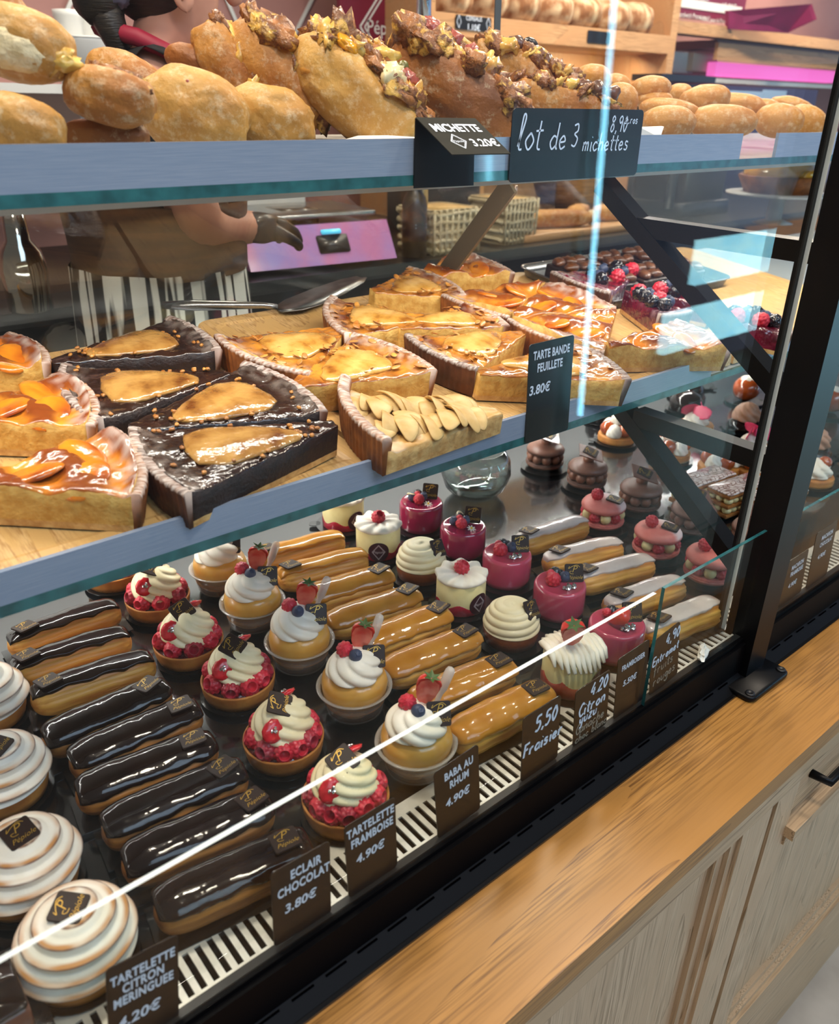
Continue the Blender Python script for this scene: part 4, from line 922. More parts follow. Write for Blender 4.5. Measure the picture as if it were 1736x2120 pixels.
def wedge(name, label, group, arc0, arc1, tip, hz, fmat, crumb, cmat, kind, seed, crust_h=.038, fill=.034, px=True):
    """a slice: arc0, arc1 = ends of the crusted edge, tip = point, as photo pixels on the plane of the slice top"""
    A, B, P = [Vector(atp(*q, TZ + hz)[:2]) for q in (arc0, arc1, tip)] if px else [Vector(q) for q in (arc0, arc1, tip)]
    M_ = (A + B) / 2; d = M_ - P; L = d.length; an = math.atan2(d.y, d.x); hw = (A - B).length / 2; ha = math.atan2(hw, L)
    t = thing(name, label, 'tart slice', (P.x, P.y, shelfz(P.y, .0004)), group=group)
    t.rotation_euler = (math.atan(TK), 0, 0)
    R0 = L / math.cos(ha) * .97
    tipw = .10
    def pl(r, f):  # r in 0..1, f in -1..1
        # pointed end a little blunt
        w_ = tipw * (1 - r)
        th = an + ha * f
        x = r * R0 * math.cos(th) ; y = r * R0 * math.sin(th)
        nx, ny = -math.sin(an), math.cos(an)
        return x + nx * f * w_ * hw, y + ny * f * w_ * hw
    NU, NV = 44, 36; dust = []
    def top(i, j):
        r = .01 + .99 * i; f = -1 + 2 * j; x, y = pl(r, f)
        e = min(1, (1 - abs(f)) * 9); q = Vector((x * 1, y * 1, seed))
        z = fill + .0022 * nz((x * 60, y * 60, seed), 1) + .0016 * nz((x * 140, y * 140, seed), 1)
        if kind == 'apricot':
            l = math.sin(r * PI * 4.6 + 1.6 * f + seed + 1.5 * nz((x * 30, y * 30, seed), 1)) ; z += .0058 * l * (.7 + .3 * math.cos(3 * f + seed)) + .003
        if kind == 'berry': z += .002
        if r > .90: z += (r - .90) * .04
        if kind == 'apple': z -= .010
        z -= .0022 * (1 - e)
        return (x, y, z)
    V, F = grid(NU, NV, top)
    for v in V:
        rr = math.hypot(v[0], v[1]) / R0
        dd = max(0, min(1, (rr - (.86 if kind in ('choc', 'pear') else .82)) * 6)) * (.30 + .9 * nz((v[0] * 110, v[1] * 110, seed), 1)) + max(0, .25 * nz((v[0] * 45, v[1] * 45, seed + 3), 1) - .06) * (kind in ('apple', 'berry'))
        dust.append(max(0, min(.92, dd)))
    mi = [0] * len(F)
    # walls round the slice: crumb above, pastry below
    per = [i for i in range(NU)] + [(j * NU + NU - 1) for j in range(1, NV)] + [((NV - 1) * NU + i) for i in range(NU - 2, -1, -1)] + [(j * NU) for j in range(NV - 2, 0, -1)]
    lv = [None, .5, .22, .0]
    rings = [per]
    for lev in (.62, .34, .20, .0):
        idx = []
        for k in per:
            x, y, z = V[k]; idx.append(len(V)); jj = .0011 * nz((x * 240, y * 240, lev * 9 + seed), 1)
            c = 1 + (jj / max(.02, math.hypot(x, y)))
            V.append((x * c, y * c, z * lev if lev > .21 else (.0065 + jj * .6 if lev > 0 else .0))); dust.append(0.0)
        rings.append(idx)
    n = len(per)
    for a in range(4):
        for k in range(n):
            q = (k + 1) % n; F.append((rings[a][q], rings[a][k], rings[a + 1][k], rings[a + 1][q])); mi.append((0 if fmat is FCHOC else 1) if a == 0 and False else (1 if a < 3 else 2))
    ob('filling', me_('filling', (V, F), [fmat, crumb, BASEP], True, mi, {'dust': dust, 'brown': [max(0, min(.9, (v[2] - fill - .0020) * 220 + .3 + .6 * nz((v[0] * 70, v[1] * 70, seed), 1))) if kind == 'apricot' else 0.0 for v in V]}), t)
    # crust: fluted wall round the outer arc
    nf = max(8, int(2 * ha * R0 / .0075)); NA = nf * 6
    prof = [(-.002, .0), (.004, .0), (.0065, crust_h * .55), (.0083, crust_h * .88), (.0085, crust_h * .95), (.0070, crust_h), (.0030, crust_h * 1.005), (-.0030, crust_h * .96), (-.0050, crust_h * .80)]
    rg = []; du = []
    for i in range(NA + 1):
        f = -1 + 2 * i / NA; th = an + ha * f; fl = .0008 * math.cos(i * 2 * PI / 6); ring = []
        for (dr, z) in prof:
            r = R0 + dr + (fl * (1 if z < crust_h * .9 else .45) if dr > .0035 else fl * .1) * min(1, z / .01 + .3) + .0006 * nz((f * 20, z * 200, seed), 1)
            ring.append((r * math.cos(th), r * math.sin(th), z + (.0010 * nz((f * 14, seed, 2), 1) if z > .02 else 0)))
            du.append(max(0, min(.9, (1 if z > crust_h * .9 else .0) * (.38 + .9 * nz((f * 25, dr * 600, seed), 1)))))
        rg.append(ring)
    ob('crust', me_('crust', loft(rg), [cmat], True, None, {'dust': du}), t)
    U = lambda r, f, z: Vector((*pl(r, f), z))
    rr = random.Random(seed * 13 + 5)
    if kind in ('choc', 'pear'):
        pm = PEARC if kind == 'choc' else PEARM
        pr = ball(1, 28, 14, lambda d: Vector((d.x * R0 * .30 * (1 + .25 * d.x) , d.y * hw * .52 * (1 - .3 * d.x) , d.z * .0068)) * (1 + .05 * nz(d, 3, seed) + .03 * math.sin(d.x * 22)))
        o = mk('pear_half', pr, pm, t, T(*U(.60, .05 * math.sin(seed), fill + .0005), rz=an + PI + .25 * math.sin(seed * 3)))
        if kind == 'choc':
            g = [xf(blob(.0030, .0022, .0018, k, .45, 3, 1, 8, 6), T(*U(rr.uniform(.12, .95), rr.uniform(-.95, .95), fill + .0022), rz=rr.uniform(0, 6))) for k in range(34)]
            mk('chopped_nuts', merge(*g), NUTM, t, kind='stuff')
        else:
            g = []
            for k in range(30):
                r_, f_ = rr.uniform(.45, .98), rr.uniform(-.95, .95)
                g.append(xf(blob(.0062, .0036, .0007, k, .1, 3, 1, 10, 6), T(*U(r_, f_, fill + .0035), rx=rr.uniform(-.5, .5), ry=rr.uniform(-.5, .5), rz=rr.uniform(0, 6))))
            mk('flaked_almonds', merge(*g), ALMM, t, kind='stuff')
    if kind == 'apricot':
        D = me_('apricot_half', ball(1, 20, 10, lambda d: Vector((d.x * .026, d.y * .019, (d.z * .0060 if d.z > 0 else d.z * .004) - .004 * math.exp(-((d.x * 2) ** 2 + (d.y * 2) ** 2)))) * (1 + .07 * nz(d, 2.5, seed))), [APRIM])
        for k, (r_, f_) in enumerate(((.40, 0), (.70, -.48), (.72, .45))):
            ob('apricot_half', D, t, T(*U(r_, f_, fill + .0008), rx=.25 * math.sin(k + seed), ry=-.22, rz=an + k))
    if kind == 'apple':
        D = me_('apple_slice', ball(1, 22, 10, lambda d: Vector((.027 * d.x, (.0125 - .003 * d.x * d.x) * d.y, .0024 * d.z - .009 * d.x * d.x + .0035 * d.y))), [APPLM])
        for k in range(24):
            r_ = .22 + .70 * (k % 12) / 11; f_ = (-.45 if k < 12 else .42) + .1 * math.sin(k * 2.3)
            ob('apple_slice', D, t, T(*U(r_, f_, .0310 + .003 * math.sin(k)), rx=-.55 + .35 * math.sin(k * 1.7), ry=.20 * math.cos(k), rz=an + PI / 2 + .35 * math.sin(k * 1.1), s=1.0 + .15 * math.sin(k * 3)))
    if kind == 'berry':
        for k in range(9):
            D = (D_RASPF, D_BLACK, D_BLUE, D_BLACK, D_BLUE)[k % 5]
            ob(D.name.split('.')[0], D, t, T(*U(.25 + .07 * k, .62 * math.sin(k * 2.4 + seed), fill + .0085), rx=rr.uniform(-1, 1), ry=rr.uniform(-1, 1), rz=k, s=1.35))
    return t
TOPH = .036
G1, G2, G3, G4 = 'chocolate pear tart slices', 'almond pear tart slices', 'apricot tart slices', 'berry tart slices'
W = wedge
W('chocolate_pear_slice', 'dark chocolate pear slice at the very back of the first board', G1, (345, 655), (452, 722), (98, 742), TOPH, FCHOC, CRUMBC, TCRUSTD, 'choc', 1)
W('chocolate_pear_slice', 'chocolate pear slice, second from the back, crust towards the apricot slices', G1, (125, 752), (205, 868), (470, 765), TOPH, FCHOC, CRUMBC, TCRUSTD, 'choc', 2)
W('chocolate_pear_slice', 'chocolate pear slice, third from the back, crust towards the apple slice', G1, (512, 745), (655, 852), (265, 880), TOPH, FCHOC, CRUMBC, TCRUSTD, 'choc', 3)
W('chocolate_pear_slice', 'chocolate pear slice at the shelf front showing its dark cut side', G1, (256, 885), (392, 1018), (690, 868), TOPH, FCHOC, CRUMBC, TCRUSTD, 'choc', 4)
W('apricot_tart_slice', 'sugared apricot slice at the shelf front, pale crumb cut side showing', G3, (185, 888), (325, 1005), (-90, 985), TOPH + .004, FAPRI, CRUMBY, TCRUST, 'apricot', 5)
W('apricot_tart_slice', 'sugared apricot slice directly behind the front one', G3, (105, 765), (196, 868), (-120, 850), TOPH + .004, FAPRI, CRUMBY, TCRUST, 'apricot', 6)
W('apricot_tart_slice', 'sugared apricot slice hindmost of the three on the first board', G3, (25, 680), (72, 745), (-130, 745), TOPH + .004, FAPRI, CRUMBY, TCRUST, 'apricot', 7)
W('pear_tart_slice', 'almond pear slice beside the chocolate slices, browned crust facing the glass', G2, (452, 690), (628, 775), (705, 672), TOPH, FPEAR, CRUMBY, TCRUST, 'pear', 8)
W('pear_tart_slice', 'almond pear slice right behind the apple slice', G2, (722, 690), (897, 765), (596, 792), TOPH, FPEAR, CRUMBY, TCRUST, 'pear', 9)
W('pear_tart_slice', 'almond pear slice next to the cake server', G2, (668, 612), (728, 690), (905, 655), TOPH, FPEAR, CRUMBY, TCRUST, 'pear', 10)
W('pear_tart_slice', 'almond pear slice at the back touching the first square apricot slice', G2, (850, 552), (945, 612), (765, 597), TOPH, FPEAR, CRUMBY, TCRUST, 'pear', 11)
W('pear_tart_slice', 'sugar dusted almond pear slice in the middle of the board', G2, (948, 625), (1052, 672), (818, 672), TOPH, FPEAR, CRUMBY, TCRUST, 'pear', 12)
W('pear_tart_slice', 'dark crusted almond pear slice behind the tarte bande card', G2, (822, 695), (995, 758), (1078, 682), TOPH, FPEAR, CRUMBY, TCRUSTD, 'pear', 13)
W('pear_tart_slice', 'almond pear slice partly covered by the tarte bande card', G2, (1215, 708), (1265, 785), (980, 765), TOPH, FPEAR, CRUMBY, TCRUSTD, 'pear', 14)
W('apple_tart_slice', 'apple slice of pale fanned apple pieces dusted with sugar', None, (680, 785), (815, 915), (1035, 828), TOPH, FAPPL, BASEP, TCRUST, 'apple', 15, crust_h=.043)
W('apricot_tart_slice', 'glossy apricot slice farthest back of the square board', G3, (940, 515), (1058, 560), (870, 558), TOPH + .004, FAPRI, CRUMBY, TCRUST, 'apricot', 16)
W('apricot_tart_slice', 'glossy apricot slice with cut side facing the berry tart', G3, (930, 600), (1030, 655), (1118, 575), TOPH + .004, FAPRI, CRUMBY, TCRUST, 'apricot', 17)
W('apricot_tart_slice', 'apricot slice with a powdered crust beside the berry tart', G3, (1130, 580), (1262, 632), (1060, 648), TOPH + .004, FAPRI, CRUMBY, TCRUST, 'apricot', 18)
W('apricot_tart_slice', 'apricot slice with dark front crust behind the card', G3, (1045, 655), (1248, 722), (1262, 635), TOPH + .004, FAPRI, CRUMBY, TCRUST, 'apricot', 19)
W('apricot_tart_slice', 'last apricot slice with yellow cut side, beside the bracket', G3, (1418, 655), (1484, 712), (1248, 708), TOPH + .004, FAPRI, CRUMBY, TCRUST, 'apricot', 20)
W('berry_tart_slice', 'dark berry slice with blackberries and raspberries on jelly', G4, (1133, 563), (1262, 605), (1320, 555), TOPH, FBERR, FBERR, TCRUSTD, 'berry', 21)
W('berry_tart_slice', 'berry slice with sugared crust behind the last apricot slice', G4, (1352, 632), (1432, 662), (1290, 600), TOPH, FBERR, FBERR, TCRUSTD, 'berry', 22)
W('berry_tart_slice', 'berry slice with large raspberries beside the diagonal bracket', G4, (1425, 585), (1455, 632), (1320, 600), TOPH, FBERR, FBERR, TCRUSTD, 'berry', 23)
W('berry_tart_slice', 'berry slice standing past the bracket by the black post', G4, (1570, 640), (1620, 690), (1480, 655), TOPH, FBERR, FBERR, TCRUSTD, 'berry', 24)
# steel tray of walnut brownies at the back of the shelf
t = thing('steel_tray', 'shallow steel tray at the back of the lower shelf holding the brownies', 'tray', (1.27, .92, shelfz(.92, .0)), rx=math.atan(TK))
mk('tray_pan', merge(xf(plate(.36, .20, .002, .02), T(0, 0, .001)), loft([[(x * s_, y * s_, z) for x, y in rrect(.36, .20, .02)] for s_, z in ((1, .001), (1.03, .016), (1.05, .016), (1.05, .014))], False, False)), STEEL, t)
DBRO = me_('brownie_body', plate(.085, .062, .026, .004, .002), [mat('brownie', '#2E1A12', '#22110B', 60, 0.5, bump=0.6, bscale=150, coat=0.2)], False)
DWAL = me_('walnut', ball(1, 14, 9, lambda d: Vector((d.x * .013, d.y * .010, d.z * .007)) * (1 + .22 * abs(math.sin(7 * math.atan2(d.y, d.x) + 5 * d.x)) + .1 * nz(d, 4))), [mat('walnut_brown', '#6E4022', '#4A2814', 70, 0.4, coat=0.4)])
for i, (x, y) in enumerate(((-.12, -.05), (-.02, -.05), (.08, -.05), (-.12, .03), (-.02, .03), (.08, .03))):
    c = Matrix.Translation(t.location) @ Matrix.Rotation(math.atan(TK), 4, 'X') @ Vector((x, y, .003))
    b = thing('walnut_brownie', 'dark walnut brownie square ' + ('in the front row, %s from the apricot slices' if i < 3 else 'in the rear row, %s from the apricot slices') % ordinal(i % 3), 'brownie', c, rx=math.atan(TK), group='walnut brownies')
    ob('brownie_body', DBRO, b, T(0, 0, .013))
    for q in range(6): ob('walnut', DWAL, b, T(-.027 + .027 * (q % 3), -.016 + .031 * (q // 3), .0305, rz=q * 1.3 + i))
# cake server
A, B = atp(337, 632, TZ + .006), atp(545, 632, TZ + .012); C0 = atp(600, 640, TZ + .004); C1 = atp(748, 576, TZ + .004)
t = thing('cake_server', 'steel cake server lying on the boards with blade towards the back', 'cake server', C0)
Mi = Matrix.Translation(-C0)
hd = tube([A, A.lerp(B, .3), A.lerp(B, .7), B, B.lerp(C0, .5)], [.005, .0075, .006, .0042, .0045], 10)
mk('handle', xf(hd, Mi), STEEL, t)
d = (C1 - C0); sd = Vector((d.y, -d.x, 0)).normalized()
up_ = Vector((0, -TK, 1)).normalized()
prof = [(-.10, .006), (0.0, .024), (.15, .031), (.5, .030), (.85, .022), (1.0, .010)]
bl = loft([[C0 + d * s_ + sd * w_ * q + up_ * (h_ + .0015 * abs(q)) for q, h_ in ((-1, .0012), (0, 0.0012), (1, .0012), (1, 0), (0, 0), (-1, 0))] for s_, w_ in prof])
mk('blade', xf(bl, Mi), mat('blade_steel', '#9EA0A2', '#7E8082', 50, 0.3, metal=1), t)
# lemon tart on a stand past the brackets
c = at(1600, 452, 1.12)
t = thing('lemon_tart', 'whole tart with bright yellow filling beyond the bracket, seen through the glass', 'tart', (c.x, c.y, .335))
mk('stand', lathe([(.05, 0), (.02, .01), (.02, .06), (.13, .07), (.13, .075), (1e-4, .075)], 40), mat('white_stand', '#D8DCE0', rough=0.3), t)
mk('crust', lathe([(.085, .075), (.105, .115), (.10, .117), (.09, .105), (1e-4, .105)], 60, lambda t, i, r, z: (r * (1 + .015 * math.cos(34 * t) * (i in (0, 1))), z)), TCRUST, t)
mk('lemon_filling', lathe([(.096, .104), (.094, .130), (.06, .150), (1e-4, .154)], 40, lambda t, i, r, z: (r, z + .003 * nz((r * 60 * math.cos(t), r * 60 * math.sin(t), 3), 1))), mat('lemon_jelly', '#E8B818', '#D8980E', 30, 0.15, bump=0.5, coat=0.9), t)
# ================================================================ breads on the upper shelf
BRD = mat('bread_crust', '#C48A3C', '#9A5A1E', 15, 0.6, bump=0.7, bscale=170, dist=0.002, lo=.32, hi=.68, detail=5, speck=(90, '#EAD9B4', .50, .3, .7))
BRDP = mat('bread_crust_pale', '#D0A254', '#AE7830', 13, 0.6, bump=0.7, bscale=150, dist=0.002, lo=.32, hi=.68, detail=5, speck=(90, '#EAD9B4', .50, .3, .7))
BRDD = mat('bread_crust_dark', '#A8682A', '#744014', 13, 0.55, bump=0.7, bscale=170, dist=0.002, lo=.32, hi=.68, detail=5, speck=(50, '#E0CCA4', .54, .22, .8))
BUNM = mat('bun_crust', '#C8924A', '#AC7030', 16, 0.6, bump=0.5, bscale=420, dist=0.001, lo=.32, hi=.68, detail=5, speck=(90, '#EAD9B4', .50, .3, .7))
CRUMB = mat('white_crumb', '#E6D6B0', '#CFB888', 60, 0.75, bump=0.8, bscale=180, dist=0.003)
CHEES = mat('baked_cheese', '#E8C060', '#B87A2C', 34, 0.35, bump=0.6, bscale=120, coat=0.3, c3='#6E3A16')
MOZZ = mat('melted_mozzarella', '#EADCB0', '#DCC48A', 40, 0.3, bump=0.3, coat=0.4)
HAM = mat('bacon', '#B05A4A', '#8A3A2E', 50, 0.35, bump=0.5, coat=0.4)
TOPP = mat('baked_topping', '#A0642A', '#6A3A16', 60, 0.5, bump=1.0, bscale=160, dist=0.003, coat=0.2, c3='#E0B050', lo=.36, hi=.54)
OLIV = mat('olive_black', '#2A2420', '#3A322A', 60, 0.3, coat=0.4)
SZ = lambda y: 0.537 + 0.03 * (y - SY2)
RH, UPV = _rt, Vector((0, 0, 1))
def loaf(name, label, cx, cy, w, h, ang, Y, seed, m=BRD, group='breads on the upper shelf', depth=None, ex=.86, amp=.05, cat='bread'):
    c = at(cx, cy, Y); dep = (c - CAM).dot(FW); k = dep / FPX; a, b = w * k / 2, h * k / 2; d_ = depth or (min(a, b) * 1.0)
    t = thing(name, label, cat, c, group=group)
    an = math.radians(ang); ax = RH * math.cos(an) + UPV * math.sin(an); ay = -RH * math.sin(an) + UPV * math.cos(an); az_ = ax.cross(ay)
    M = Matrix((ax, ay, az_)).transposed().to_4x4()
    g = blob(a, b, d_, seed, amp * 1.5, 2.0, ex, 44, 28)
    mk('crust_body', xf(g, M), m, t)
    return t, M, a, b, d_
def lumps(n, seed, a, b, r0, z, spread=.6):
    rr = random.Random(seed); g = []
    for k in range(n):
        u = -1 + 2 * k / max(1, n - 1); s = r0 * rr.uniform(.6, 1.25)
        g.append(xf(blob(s * 1.5, s * .7, s * .9, seed + k, .6, 2.2, 1, 14, 9), T(u * a * .86, b + rr.uniform(-.3, .3) * r0 - abs(u) ** 2.5 * b * .35, z + rr.uniform(-1, 1) * spread * r0 * 2, rx=rr.uniform(-1, 1), ry=rr.uniform(-1, 1), rz=rr.uniform(-1, 1))))
    return merge(*g)
# plain and filled rolls
loaf('bread_roll', 'pale roll lying lowest in the pile by the photo edge', 30, 262, 205, 125, -8, .75, 1, BRDP, 'filled rolls')
t, M, a, b, d = loaf('bread_roll', 'torn roll with white crumb resting on top of the pile', 45, 92, 215, 140, -12, .78, 2, BRDP, 'filled rolls')
mk('torn_crumb', xf(blob(a * .78, b * .62, d * .5, 8, .14, 3), M @ T(-.002, -.004, d * .62)), CRUMB, t); mk('cheese_edge', xf(lumps(4, 3, a * .3, b * .1, .008, d * .3), M @ T(a * .72, -b * .3, 0)), CHEES, t)
loaf('bread_roll', 'small roll tip peeking over the torn roll', 5, 25, 95, 90, 20, .86, 3, BRD, 'filled rolls')
t, M, a, b, d = loaf('bread_roll', 'baked filled roll with browned cheese seam in front of the pile', 228, 200, 185, 112, -10, .74, 4, BRD, 'filled rolls')
mk('cheese_seam', xf(lumps(12, 4, a, b * .82, .0055, 0), M), TOPP, t)
loaf('bread_roll', 'roll tucked under the filled roll', 215, 283, 190, 70, 0, .76, 5, BRDD, 'filled rolls')
t, M, a, b, d = loaf('bread_roll', 'large wrinkled roll with a ham spot', 402, 232, 232, 160, -14, .80, 6, BRDP, 'filled rolls', amp=.07)
mk('ham_piece', xf(blob(.0035, .008, .002, 2, .1), M @ T(-.003, b * .52, d * .70)), HAM, t)
loaf('bread_roll', 'floury golden roll before the grey paper tray', 560, 248, 185, 128, -14, .80, 7, BRDP, 'filled rolls', amp=.07)
loaf('bread_roll', 'ridged roll behind the filled roll, before the black shirt', 262, 165, 165, 100, -22, .90, 8, BRD, 'filled rolls')
# folded michette breads with toppings along the seam
def michette(label, cx, cy, w, h, ang, Y, seed, m=BRD, top=True, n=14):
    t, M, a, b, d = loaf('stuffed_bread', label, cx, cy, w, h, ang, Y, seed, m, 'stuffed michette breads', depth=h * .55 * .0005, ex=.80, amp=.06)
    if top:
        mk('filling_ridge', xf(blob(a * .86, b * .34, d * .55, seed, .30, 5, .9, 40, 18), M @ T(0, b * .70, -d * .1)), TOPP, t)
        mk('baked_topping', xf(lumps(n + 10, seed, a, b * .82, b * .42, -d * .10, .9), M), TOPP, t)
        mk('cheese', xf(lumps(max(5, n // 2 + 2), seed + 30, a * .85, b * .96, b * .36, d * .05, .9), M), CHEES, t)
    return t, M, a, b, d
loaf('bread_roll', 'dark floury roll end at the start of the stuffed breads', 395, 130, 66, 105, 70, .90, 11, BRDD, 'stuffed michette breads')
michette('curved stuffed bread with red seam next to the dark roll end', 468, 138, 175, 100, -62, .88, 12, BRD, True, 10)
t, M, a, b, d = michette('big smooth stuffed bread leaning over the golden roll', 570, 160, 250, 130, -50, .86, 13, BRD, True, 12)
t, M, a, b, d = michette('stuffed bread with egg and mozzarella, just behind the michette card', 742, 205, 312, 155, -38, .80, 14, BRDP, True, 16)
mk('mozzarella', xf(blob(a * .20, b * .60, d * .55, 3, .35), M @ T(a * .18, b * .72, d * .25)), MOZZ, t); mk('egg_yolk', xf(blob(a * .17, b * .20, d * .28, 4, .25), M @ T(-a * .45, b * .80, d * .50)), mat('egg_yolk', '#E8A020', rough=.2, coat=.6), t)
mk('ham_roll', xf(blob(a * .16, b * .30, d * .35, 5, .45), M @ T(a * .36, b * 1.10, -d * .1)), HAM, t); mk('olive', xf(blob(.007, .010, .006, 5, .1), M @ T(a * .22, b * 1.25, -d * .2)), mat('green_olive', '#6E6A34', rough=.3), t)
t, M, a, b, d = michette('browned stuffed bread with bacon and a floury flank above the dark cards', 945, 195, 330, 140, -30, .80, 15, BRDD, True, 18)
for q in range(3): mk('bacon_strip', xf(blob(a * .16, b * .34, d * .30, 7 + q, .5), M @ T(-a * (.65 - .28 * q), b * (.98), -d * .1, rz=.5 * q)), HAM, t)
michette('stuffed bread with melted cheese at the back of the pile', 712, 105, 190, 60, -10, .95, 16, BRD, True, 12)
michette('stuffed bread with cheese and mushroom behind the bacon one', 900, 130, 200, 62, -14, .97, 17, BRD, True, 12)
t, M, a, b, d = michette('walnut topped stuffed bread behind the handwritten card', 1095, 165, 260, 90, -22, .86, 18, BRD, True, 18)
for q in range(4): ob('walnut', DWAL, t, M @ T(-a * .4 + a * .28 * q, b * 1.0 - .003 * q, d * .2, rz=q))
mk('olive', xf(blob(.010, .006, .006, 5, .1), M @ T(-a * .2, b * 1.35, 0)), OLIV, t)
t, M, a, b, d = michette('low walnut bread just over the handwritten card edge', 1165, 215, 250, 70, -12, .80, 19, BRD, True, 14)
for q in range(3): ob('walnut', DWAL, t, M @ T(a * .3 + a * .2 * q, b * 1.0, d * .3, rz=q * 2))
# round buns
BN = [(1382, 254, 112, 66, 0, .75), (1492, 252, 150, 66, 0, .77), (1612, 250, 100, 66, -4, .78), (1668, 250, 82, 58, -18, .80), (1385, 228, 125, 44, -6, .83), (1345, 184, 84, 50, 5, .88), (1226, 160, 72, 50, 0, .92), (1274, 178, 58, 46, -6, .92), (1284, 208, 70, 66, -35, .82), (1352, 207, 78, 36, 0, .87), (1406, 196, 52, 42, 0, .93), (1458, 207, 104, 58, 8, .85), (1528, 218, 112, 46, -4, .86), (1638, 222, 92, 38, -12, .90), (1575, 226, 80, 40, 0, .93)]
BL = ['round bun in the front row nearest the handwritten card', 'wide floury bun second in the front row', 'smooth bun third in the front row', 'end bun of the front row beside the rail gap', 'flat bun lying just above the first front bun', 'tilted bun at the top of the pile', 'bun showing behind the walnut bread', 'small bun beside the light streak', 'bun leaning against the walnut bread', 'flat bun under the tilted one', 'little bun at the very back', 'yellowish bun on top of the middle', 'bun half in the pale reflection', 'wrinkled bun at the far end of the pile', 'bun wedged in behind the far end']
for i, (cx, cy, w_, h_, an, Y) in enumerate(BN):
    lb = BL[i].replace('nearest the', 'beside the')
    loaf('bread_bun', lb, cx, cy, w_, h_, an, Y, 40 + i, BUNM, 'plain buns', depth=.030, ex=.92, amp=.03, cat='bun')
# papers and trays under the breads
t = thing('paper_liner', 'white paper corner sticking out beside the handwritten card', 'paper', at(1345, 268, .73))
o = t.location
P = [at(x, y, Y_) for x, y, Y_ in ((1325, 264, .70), (1374, 262, .72), (1366, 285, .70), (1325, 285, .70))]
mk('sheet', ([tuple(p - o) for p in P] + [tuple(p - o + Vector((0, .004, .0005))) for p in P], [(0, 1, 2, 3), (7, 6, 5, 4), (0, 4, 5, 1), (1, 5, 6, 2), (2, 6, 7, 3), (3, 7, 4, 0)]), mat('white_paper', '#E4E2DC', rough=.7), t, smooth=False)
t = thing('bread_tray', 'grey cardboard tray under the egg and mozzarella bread', 'tray', (.62, .86, SZ(.86)))
mk('tray_base', loft([[(x, y, z) for x, y in rrect(.26 + .05 * z * 20, .22, .01)] for z in (.001, .018, .020)]), mat('grey_card', '#A8A49C', rough=.6), t)
o = t.location
P = [at(x, y, Y_) for x, y, Y_ in ((735, 300, .70), (800, 280, .72), (868, 284, .72), (868, 300, .70))]
mk('paper', ([tuple(p - o) for p in P] + [tuple(p - o + Vector((0, .05, -.002))) for p in P], [(0, 1, 2, 3), (7, 6, 5, 4), (0, 4, 5, 1), (1, 5, 6, 2), (2, 6, 7, 3), (3, 7, 4, 0)]), MATS['white_paper'], t, smooth=False)
# ================================================================ price cards
CARDM = mat('card_dark', '#120E0D', '#1B1411', 8, 0.34, coat=0.1, stretch=(1, 12, 1), spec=.3)
INK = mat('card_ink', '#D4DEEE', rough=0.5)
CHALK = mat('chalk_ink', '#D2E0F4', rough=0.6)
CHALKD = mat('chalk_faint', '#8C8678', rough=0.7)
def stand_card(label, x0, x1, ztop0, ztop1, Y, lines, hand=False, group='price cards along the front', zb=.0026, roll=None):
    w_ = math.hypot(x1 - x0, ztop1 - ztop0); r = math.atan2(ztop1 - ztop0, x1 - x0) if roll is None else roll; h_ = (ztop0 + ztop1) / 2 - zb
    t = thing('price_card', label, 'price card', ((x0 + x1) / 2, Y, zb), group=group)
    t.rotation_euler = (math.radians(90 - 2.5), 0, 0)   # stands upright, leaning back a little
    R_ = T(0, h_ / 2, 0) @ Matrix.Rotation(r, 4, 'Z')
    mk('card_plate', xf(plate(w_, h_, .0009, .004), R_), CARDM, t, smooth=False)
    gs = {}
    for (kind, s, size, x, y, *rest) in lines:
        if kind == 'p': g = xf(text(s, size * 1.08, .036, .0, 3, .66, 1.08), T(x, y, .0008))
        elif kind == 'n': g = xf(text(s, size * 1.05, .028, .12, 3, .95, 1.03), T(x, y, .0008))
        else: g = xf(script(s, size, rest[0] if rest else .0011), T(x, y, .0008))
        gs.setdefault('chalk_faint' if kind == 'f' else 'ink', []).append(g)
    for k, v in gs.items():
        o = mk('lettering', xf(merge(*v), R_), CHALKD if k == 'chalk_faint' else (CHALK if hand else INK), t, smooth=False)
    return t
YC = .3850
stand_card('dark card reading tartelette citron meringuee 4.20 euro, before the lemon tartlet', .0585, .1085, .0865, .0795, YC, [('p', 'TARTELETTE', .0105, 0, .026), ('p', 'CITRON', .0105, 0, .0155), ('p', 'MERINGUEE', .0105, 0, .005), ('n', '4.20€', .0125, -.004, -.015)])
stand_card('dark card reading eclair chocolat 3.80 euro', .186, .2395, .0820, .0790, YC, [('p', 'ECLAIR', .0115, .004, .026), ('p', 'CHOCOLAT', .0115, .002, .013), ('n', '3.80€', .0120, -.002, -.006)])
stand_card('dark card reading tartelette framboise 4.90 euro', .2555, .3075, .0830, .0830, YC, [('p', 'TARTELETTE', .0112, 0, .029), ('p', 'FRAMBOISE', .0112, .001, .0165), ('n', '4.90€', .0120, -.002, -.003)])
stand_card('dark card reading baba au rhum 4.90 euro', .3525, .4055, .0820, .0850, YC, [('p', 'BABA AU', .0112, .002, .027), ('p', 'RHUM', .0112, .002, .0145), ('n', '4.90€', .0120, -.001, -.005)])
stand_card('handwritten card reading 5,50 Fraisier', .4625, .5165, .0820, .0830, YC, [('h', '5,50', .017, -.010, .014, .0027), ('h', 'Fraisier', .0150, -.026, -.010, .0027)], True)
